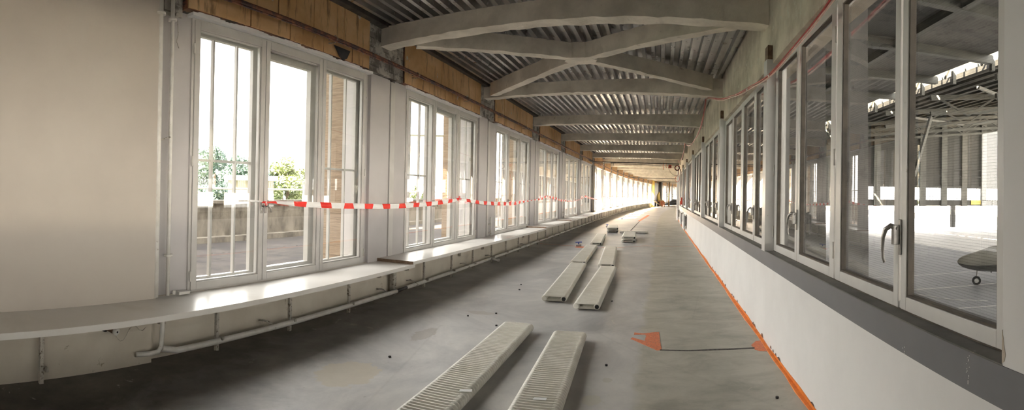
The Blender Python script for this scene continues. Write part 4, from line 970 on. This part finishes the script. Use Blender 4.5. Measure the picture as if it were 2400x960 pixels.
b = MB(); b.hexa([c_+bx_*q+ax*w+Vector((0, 0, z)) for z in (-8, 46) for q, w in ((0.0, -6), (23, -6), (23, 6), (0.0, 6))]); b.build('blocker_walls', M['facade'], tw)
b = MB(); b.hexa([c_+bx_*q+ax*w+Vector((0, 0, z)) for z in (46, 47) for q, w in ((-0.2, -6.4), (23.4, -6.4), (23.4, 6.4), (-0.2, 6.4))]); b.build('blocker_cornice', M['concrete'], tw)
def tree(x, y, zb, zt_, r, leaf, label, n=9000, size=0.36, seed=1):
    rnd = random.Random(seed); root = thing('broadleaf_tree', label, 'tree', (x, y, zb), 'trees beyond the terrace')
    b = MB(); b.tube([(x, y, zb), (x+.2, y, zb+(zt_-zb)*.4), (x, y+.1, zb+(zt_-zb)*.8)], 0.3, 8, rad=[0.38, 0.28, 0.1])
    for k in range(7):
        a = rnd.uniform(0, 2*pi); z_ = zb+(zt_-zb)*rnd.uniform(.35, .6); b.tube([(x, y, z_), (x+cos(a)*r*.6, y+sin(a)*r*.6, z_+r*.5)], 0.1, 6, rad=[0.14, 0.05])
    b.build('trunk', M['bark'], root)
    cl = []
    zc = zb+(zt_-zb)*.62; hz = (zt_-zb)*.38
    for k in range(26):
        a, q = rnd.uniform(0, 2*pi), rnd.uniform(-1, 1); rr = sqrt(1-q*q)*rnd.uniform(.3, .78)
        cl.append((x+cos(a)*rr*r, y+sin(a)*rr*r, zc+q*hz*.75, r*rnd.uniform(.22, .42)))
    b = MB()
    for k in range(n):
        c = rnd.choice(cl); a, q = rnd.uniform(0, 2*pi), rnd.uniform(-1, 1); w = sqrt(1-q*q); f = rnd.uniform(.75, 1.02)
        p = Vector((c[0]+cos(a)*w*c[3]*f, c[1]+sin(a)*w*c[3]*f, c[2]+q*c[3]*f))
        d1 = Vector((rnd.uniform(-1, 1), rnd.uniform(-1, 1), rnd.uniform(-1, 1))).normalized()*size*rnd.uniform(.6, 1.2)
        d2 = d1.cross(Vector((rnd.uniform(-1, 1), rnd.uniform(-1, 1), rnd.uniform(-1, 1)))).normalized()*size*.5
        o = len(b.v); b.v += [p-d1*.5, p+d2*.5, p+d1*.5, p-d2*.5]; b.face([o, o+1, o+2, o+3])
    b.build('foliage', leaf, root)
def polar(px, r): th = (px-CX)/FPX; return r*sin(th), r*cos(th)
for i, (px, r, zt_, rad_, lf, lab) in enumerate(((500, 46, 5.6, 2.6, 'leaf_blue', 'round blue-green tree beyond the parapet behind the first light of the nearest window'),
        (462, 60, 4.8, 2.8, 'leaf_blue', 'blue-green tree at the far left of the nearest window'),
        (572, 50, 5.3, 2.6, 'leaf_blue', 'blue-green tree behind the right bar of the nearest window light'),
        (545, 60, 4.6, 2.8, 'leaf_blue', 'low blue-green tree between its taller neighbours'),
        (672, 50, 5.7, 1.95, 'leaf_yellow', 'bright yellow-green tree seen through the middle light of the nearest window'),
        (716, 54, 4.6, 1.7, 'leaf_yellow', 'smaller yellow-green tree right of the bright one'),
        (640, 66, 4.4, 2.2, 'leaf_blue', 'dull green tree behind the bright yellow-green one'),
        (975, 62, 3.0, 2.0, 'leaf_yellow', 'low yellow-green tree before the pale office block'))):
    x, y = polar(px, r); tree(x, y, -8, zt_, rad_*1.15, M[lf], lab, seed=i+3)
def house(px, r, w, d, z1, mat, label, rows, cols, rot=0.0, z0=-8):
    x, y = polar(px, r); root = thing('building', label, 'building', (x, y, z0)); th = atan2(x, y)+rot
    ex = Vector((cos(th), -sin(th), 0)); ey = Vector((sin(th), cos(th), 0)); o = Vector((x, y, 0))
    def bx(a0, a1, b0, b1, c0, c1, nm_, m_, par):
        q = MB(); q.hexa([o+ex*a+ey*b_+Vector((0, 0, c)) for c in (c0, c1) for a, b_ in ((a0, b0), (a1, b0), (a1, b1), (a0, b1))]); return q.build(nm_, m_, par)
    bx(-w/2, w/2, 0, d, z0, z1, 'facade', mat, root); bx(-w/2-.3, w/2+.3, -.3, d+.3, z1, z1+.35, 'roof', M['roof_tile'], root)
    zr0 = max(z0+1, -1.5); hh = (z1-zr0-0.8)/rows
    for i in range(rows):
        for j in range(cols):
            a = -w/2+w*(j+.5)/cols; c = zr0+hh*i+.5; wv = w/cols*.2
            f = bx(a-wv-.08, a+wv+.08, -.06, 0.02, c-.08, c+hh*.58+.08, 'window_surround', M['facade'], root)
            bx(a-wv, a+wv, -.09, -.05, c, c+hh*.58, 'facade_pane', M['dark_pane'], f)
house(588, 38, 3.4, 5, 2.15, M['facade_y'], 'low ochre house beyond the parapet left of the nearest mullion', 1, 3)
house(520, 80, 10, 8, 2.4, M['facade_y'], 'low ochre house half hidden by the blue-green trees', 1, 4)
house(962, 92, 14, 12, 11.8, M['facade'], 'tall pale office block with window rows seen in the second window', 5, 6)
house(975, 70, 11, 6, 2.6, M['line_white'], 'white low building in front of the pale office block', 1, 3)

# ================================================================== OUTSIDE RIGHT: APRON AND HANGAR ROOF
GA = -3.6
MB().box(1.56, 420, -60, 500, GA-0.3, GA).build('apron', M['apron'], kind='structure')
fw = struct('facade_outer', (1.6, 40, GA))
MB().cbox(S0, S1, 1.45, 1.56, GA, 0.99).build('facade_base', M['hall_wall'], fw)
MB().cbox(S0, S1, 1.50, 1.56, 3.3, 13).build('facade_top', M['hall_wall'], fw)
MB().box(0.9, 1.2, -160, S0, GA, 13).build('facade_beyond', M['hall_wall'], fw)
# canopy slab near the building with beams
cn = struct('canopy', (12, 30, 12))
b = MB(); b.hexa([(0.9, -150, 13.0), (25, -150, 13.6), (25, 100, 13.6), (1.5, 100, 13.0), (0.9, -150, 13.5), (25, -150, 14.1), (25, 100, 14.1), (1.5, 100, 13.5)]); b.build('canopy_slab', M['hall_slab'], cn)
b = MB()
for i in range(14):
    y = -20+i*9.0; b.bar((1.5, y, 12.7), (25.5, y, 13.3), 0.6, 0.7)
b.build('canopy_beams', M['hall_truss'], cn)
b = MB()
for x in (8, 16.5): b.bar((x, -25, 12.75+x*.02), (x, 100, 12.75+x*.02), 0.45, 0.6)
b.build('canopy_girders', M['hall_truss'], cn)
# clerestory slit framing
b = MB()
for i in range(62): b.bar((25.6, -22+i*2.0, 13.2), (25.6, -22+i*2.0, 14.9), 0.10, 0.10)
for i in range(21):
    y = -20+i*6.0; b.bar((25.6, y, 12.4), (25.6, y, 15.2), 0.35, 0.35); b.bar((25.6, y, 14.8), (25.6, y+1.6, 13.2), 0.16, 0.16)
b.build('clerestory_bars', M['hall_truss'], cn)
# dark outer roof rising away, purlins and trusses below it
YF = 80
dr = struct('hangar_roof', (50, 50, 14))
def zroof(x): return 13.0+(x-26.2)*5.0/36
b = MB(); b.hexa([(26.2, -150, zroof(26.2)), (78, -150, zroof(78)), (78, YF, zroof(78)), (26.2, YF, zroof(26.2)), (26.2, -150, zroof(26.2)+.5), (78, -150, zroof(78)+.5), (78, YF, zroof(78)+.5), (26.2, YF, zroof(26.2)+.5)])
b.build('roof_deck', M['hall_dark'], dr)
b = MB()
for i in range(26):
    x = 27+i*2.0; b.bar((x, -25, zroof(x)-0.25), (x, YF, zroof(x)-0.25), 0.12, 0.30)
b.build('roof_purlins', M['hall_truss'], dr)
b = MB()
for i in range(9):
    y = -10+i*11.0; b.bar((26, y, zroof(26)-1.0), (78, y, zroof(78)-1.3), 0.35, 0.5); b.bar((26, y, zroof(26)-2.6), (78, y, zroof(78)-3.4), 0.3, 0.4)
    for k in range(7):
        x = 27+k*7.2; b.bar((x, y, zroof(x)-1.1), (x+3.7, y, zroof(x+3.7)-3.0), 0.2, 0.2); b.bar((x+3.7, y, zroof(x+3.7)-3.0), (x+7.4, y, zroof(x+7.4)-1.1), 0.2, 0.2)
b.build('roof_trusses', M['hall_truss'], dr)
b = MB()
for i in range(3): b.bar((27, 20+i*18, zroof(27)-1.2), (46, 33+i*18, zroof(46)-2.0), 0.28, 0.28)
b.bar((27.8, 48, 10.6), (25.2, 47, 4.0), 0.3, 0.35)
b.build('roof_struts', M['hall_truss'], dr)
# end wall of the hangar across the apron
hw = struct('hangar_end_wall', (60, YF, 0))
x0, x1 = 6.0, 95.0
b = MB(); b.box(x0, x1, YF, YF+0.5, 3.75, 30); b.build('upper_wall', M['hall_wall'], hw)
b = MB()
for i in range(17):
    x = x0+2+i*4.5; b.box(x, x+1.2, YF-0.4, YF, 0.3, 24)
b.build('wall_ribs', M['hall_truss'], hw)
b = MB(); b.box(x0, x1, YF-0.1, YF+0.4, 0.35, 1.45); b.box(x0, x1, YF-0.3, YF, 3.65, 4.1); b.box(x0, x1, YF-0.3, YF, 5.8, 5.95); b.box(x0, x1, YF-.3, YF, 7.1, 7.2)
b.build('wall_rails', M['hall_wall'], hw)
b = MB()
for i in range(int((x1-x0)/0.65)): b.box(x0+i*0.65, x0+i*0.65+0.05, YF+.1, YF+.2, 1.45, 3.7)
b.box(x0, x1, YF+.1, YF+.2, 2.1, 2.15); b.box(x0, x1, YF+.1, YF+.2, 1.75, 1.8)
b.build('glazing_bars', M['hall_truss'], hw)
b = MB()
for x in (33, 51, 70, 88): b.box(x, x+.8, YF, YF+.6, GA, 0.4)
b.build('wall_columns', M['hall_wall'], hw)
MB().box(55.2, 58.0, YF-0.25, YF-0.11, 0.6, 1.45).build('yellow_board', M['yellow_sign'], hw)
# concrete columns carrying the canopy
b = None
for i in range(16):
    y = 15.3+4.42*i; b = MB()
    b.hexa([(5.5, y, GA), (6.6, y, GA), (6.6, y+0.7, GA), (5.5, y+0.7, GA), (5.75, y, 13.1), (6.35, y, 13.1), (6.35, y+0.6, 13.1), (5.75, y+0.6, 13.1)]); b.build('canopy_column', M['hall_slab'], cn)
# apron lines
def line(p, q, w, label):
    p, q = Vector((*p, 0)), Vector((*q, 0)); d = (q-p).normalized(); a = Vector((-d.y, d.x, 0))*w/2
    b = MB(); b.prism([((p-a).x, (p-a).y), ((q-a).x, (q-a).y), ((q+a).x, (q+a).y), ((p+a).x, (p+a).y)], GA, GA+0.01)
    tag(recenter(b.build('apron_line', M['line_white']), (*p.xy, GA)), label, 'marking', 'white painted lines on the apron')
line((11.5, 26.0), (23.5, 24.6), 0.16, 'white apron line passing under the aircraft nose wheel')
line((12.4, 20.6), (18.2, 19.0), 0.14, 'white apron line nearest the building')
line((12.0, 27.5), (14.6, 21.5), 0.12, 'slanted white apron line left of the aircraft')
line((13.2, 30.5), (26, 30.0), 0.12, 'farther white apron line behind the aircraft nose')
line((14.4, 22.2), (15.6, 21.0), 0.12, 'short white tick mark on the apron')

# aircraft (only its nose shows in the last pane)
def aircraft():
    R = 31.0; x, y = polar(2290, R); root = thing('small_aircraft', 'small twin-propeller aircraft parked on the apron outside the right window', 'aircraft', (x, y, GA))
    fx = Vector((-0.86, 0.50, 0)).normalized(); sd = Vector((fx.y, -fx.x, 0)); o = Vector((x, y, GA))     # fx points to the nose, sd to its side
    def L_(a, b_, c): return o+fx*a+sd*b_+Vector((0, 0, c))
    prof = [(1.18, 0.02, 1.42), (1.10, .17, 1.42), (0.85, .33, 1.42), (0.45, .46, 1.43), (0.0, .57, 1.45), (-0.4, .66, 1.50), (-0.9, .76, 1.57), (-1.6, .82, 1.62), (-3.5, .75, 1.60), (-6.0, .62, 1.66), (-8.5, .34, 1.85), (-9.6, .10, 2.0)]
    n = 20; b = MB(); bb = MB()
    for mb, half in ((b, 0), (bb, 1)):
        for (a, r, zc) in prof:
            for k in range(n//2+1):
                t = (-0.12*pi+k/(n/2)*1.24*pi) if half == 0 else (pi*1.12+k/(n/2)*0.76*pi)
                mb.v.append(L_(a, r*cos(t), zc+r*sin(t)*1.02))
        w = n//2+1
        for i in range(len(prof)-1):
            for k in range(n//2): mb.face([i*w+k, i*w+k+1, (i+1)*w+k+1, (i+1)*w+k], None, 0, True)
    b.build('fuselage', M['plane_body'], root); bb.build('belly', M['plane_belly'], root)
    for sg in (1, -1):
        b = MB()
        b.hexa([L_(-.55, sg*.50, 1.66), L_(-1.0, sg*.63, 1.68), L_(-1.0, sg*.40, 2.14), L_(-.62, sg*.36, 1.92), L_(-.55, sg*.54, 1.66), L_(-1.0, sg*.67, 1.68), L_(-1.0, sg*.44, 2.17), L_(-.62, sg*.40, 1.95)])
        b.hexa([L_(-1.08, sg*.66, 1.72), L_(-1.5, sg*.70, 1.74), L_(-1.5, sg*.52, 2.12), L_(-1.08, sg*.46, 2.12), L_(-1.08, sg*.70, 1.72), L_(-1.5, sg*.745, 1.74), L_(-1.5, sg*.56, 2.15), L_(-1.08, sg*.50, 2.15)])
        b.build('cockpit_window', M['dark_pane'], root)
    b = MB(); b.tube([L_(-.05, 0, 1.0), L_(0, 0, 0.35)], 0.05, 10); b.bar(L_(0.08, 0, 0.9), L_(-.35, 0, 0.95), 0.3, 0.03); b.build('nose_strut', M['white_pipe'], root)
    b = MB(); b.tube([L_(0, -.08, 0.27), L_(0, .08, 0.27)], 0.27, 20); b.build('nose_wheel', M['tyre'], root)
    b = MB(); b.tube([L_(0, -.095, 0.27), L_(0, .095, 0.27)], 0.14, 14); b.build('wheel_hub', M['line_white'], root)
    b = MB()
    for sg in (1, -1): b.hexa([L_(-2.6, sg*.5, 1.15), L_(-4.4, sg*.5, 1.15), L_(-3.9, sg*6, 1.55), L_(-3.0, sg*6, 1.55), L_(-2.6, sg*.5, 1.38), L_(-4.4, sg*.5, 1.34), L_(-3.9, sg*6, 1.62), L_(-3.0, sg*6, 1.62)])
    b.build('wing', M['plane_body'], root)
    for sg in (1, -1):
        b = MB(); b.tube([L_(-1.2, sg*2.1, 1.40), L_(-1.4, sg*2.1, 1.40), L_(-2.6, sg*2.1, 1.40), L_(-4.2, sg*2.1, 1.40)], 0.3, 14, rad=[0.10, 0.26, 0.34, 0.2]); nac = b.build('nacelle', M['plane_body'], root)
        b = MB(); c = L_(-1.15, sg*2.1, 1.40)
        for k in range(3):
            a = k*2*pi/3+.5; b.bar(c, c+sd*cos(a)*.95+Vector((0, 0, sin(a)*.95)), 0.10, 0.03)
        b.build('propeller', M['black'], nac)
        b = MB(); b.tube([L_(-3.2, sg*1.9, 1.1), L_(-3.2, sg*1.9, 0.3)], 0.06, 8); b.tube([L_(-3.2, sg*1.9-.1, 0.3), L_(-3.2, sg*1.9+.1, 0.3)], 0.3, 16); b.build('main_gear', M['tyre'], root)
    b = MB(); b.hexa([L_(-7.6, -.04, 2.0), L_(-9.4, -.04, 2.0), L_(-9.9, -.03, 3.7), L_(-9.0, -.03, 3.7), L_(-7.6, .04, 2.0), L_(-9.4, .04, 2.0), L_(-9.9, .03, 3.7), L_(-9.0, .03, 3.7)])
    b.hexa([L_(-9.0, -1.9, 3.6), L_(-9.8, -1.9, 3.6), L_(-9.8, 1.9, 3.6), L_(-9.0, 1.9, 3.6), L_(-9.0, -1.9, 3.7), L_(-9.8, -1.9, 3.7), L_(-9.8, 1.9, 3.7), L_(-9.0, 1.9, 3.7)]); b.build('tail', M['plane_body'], root)
aircraft()
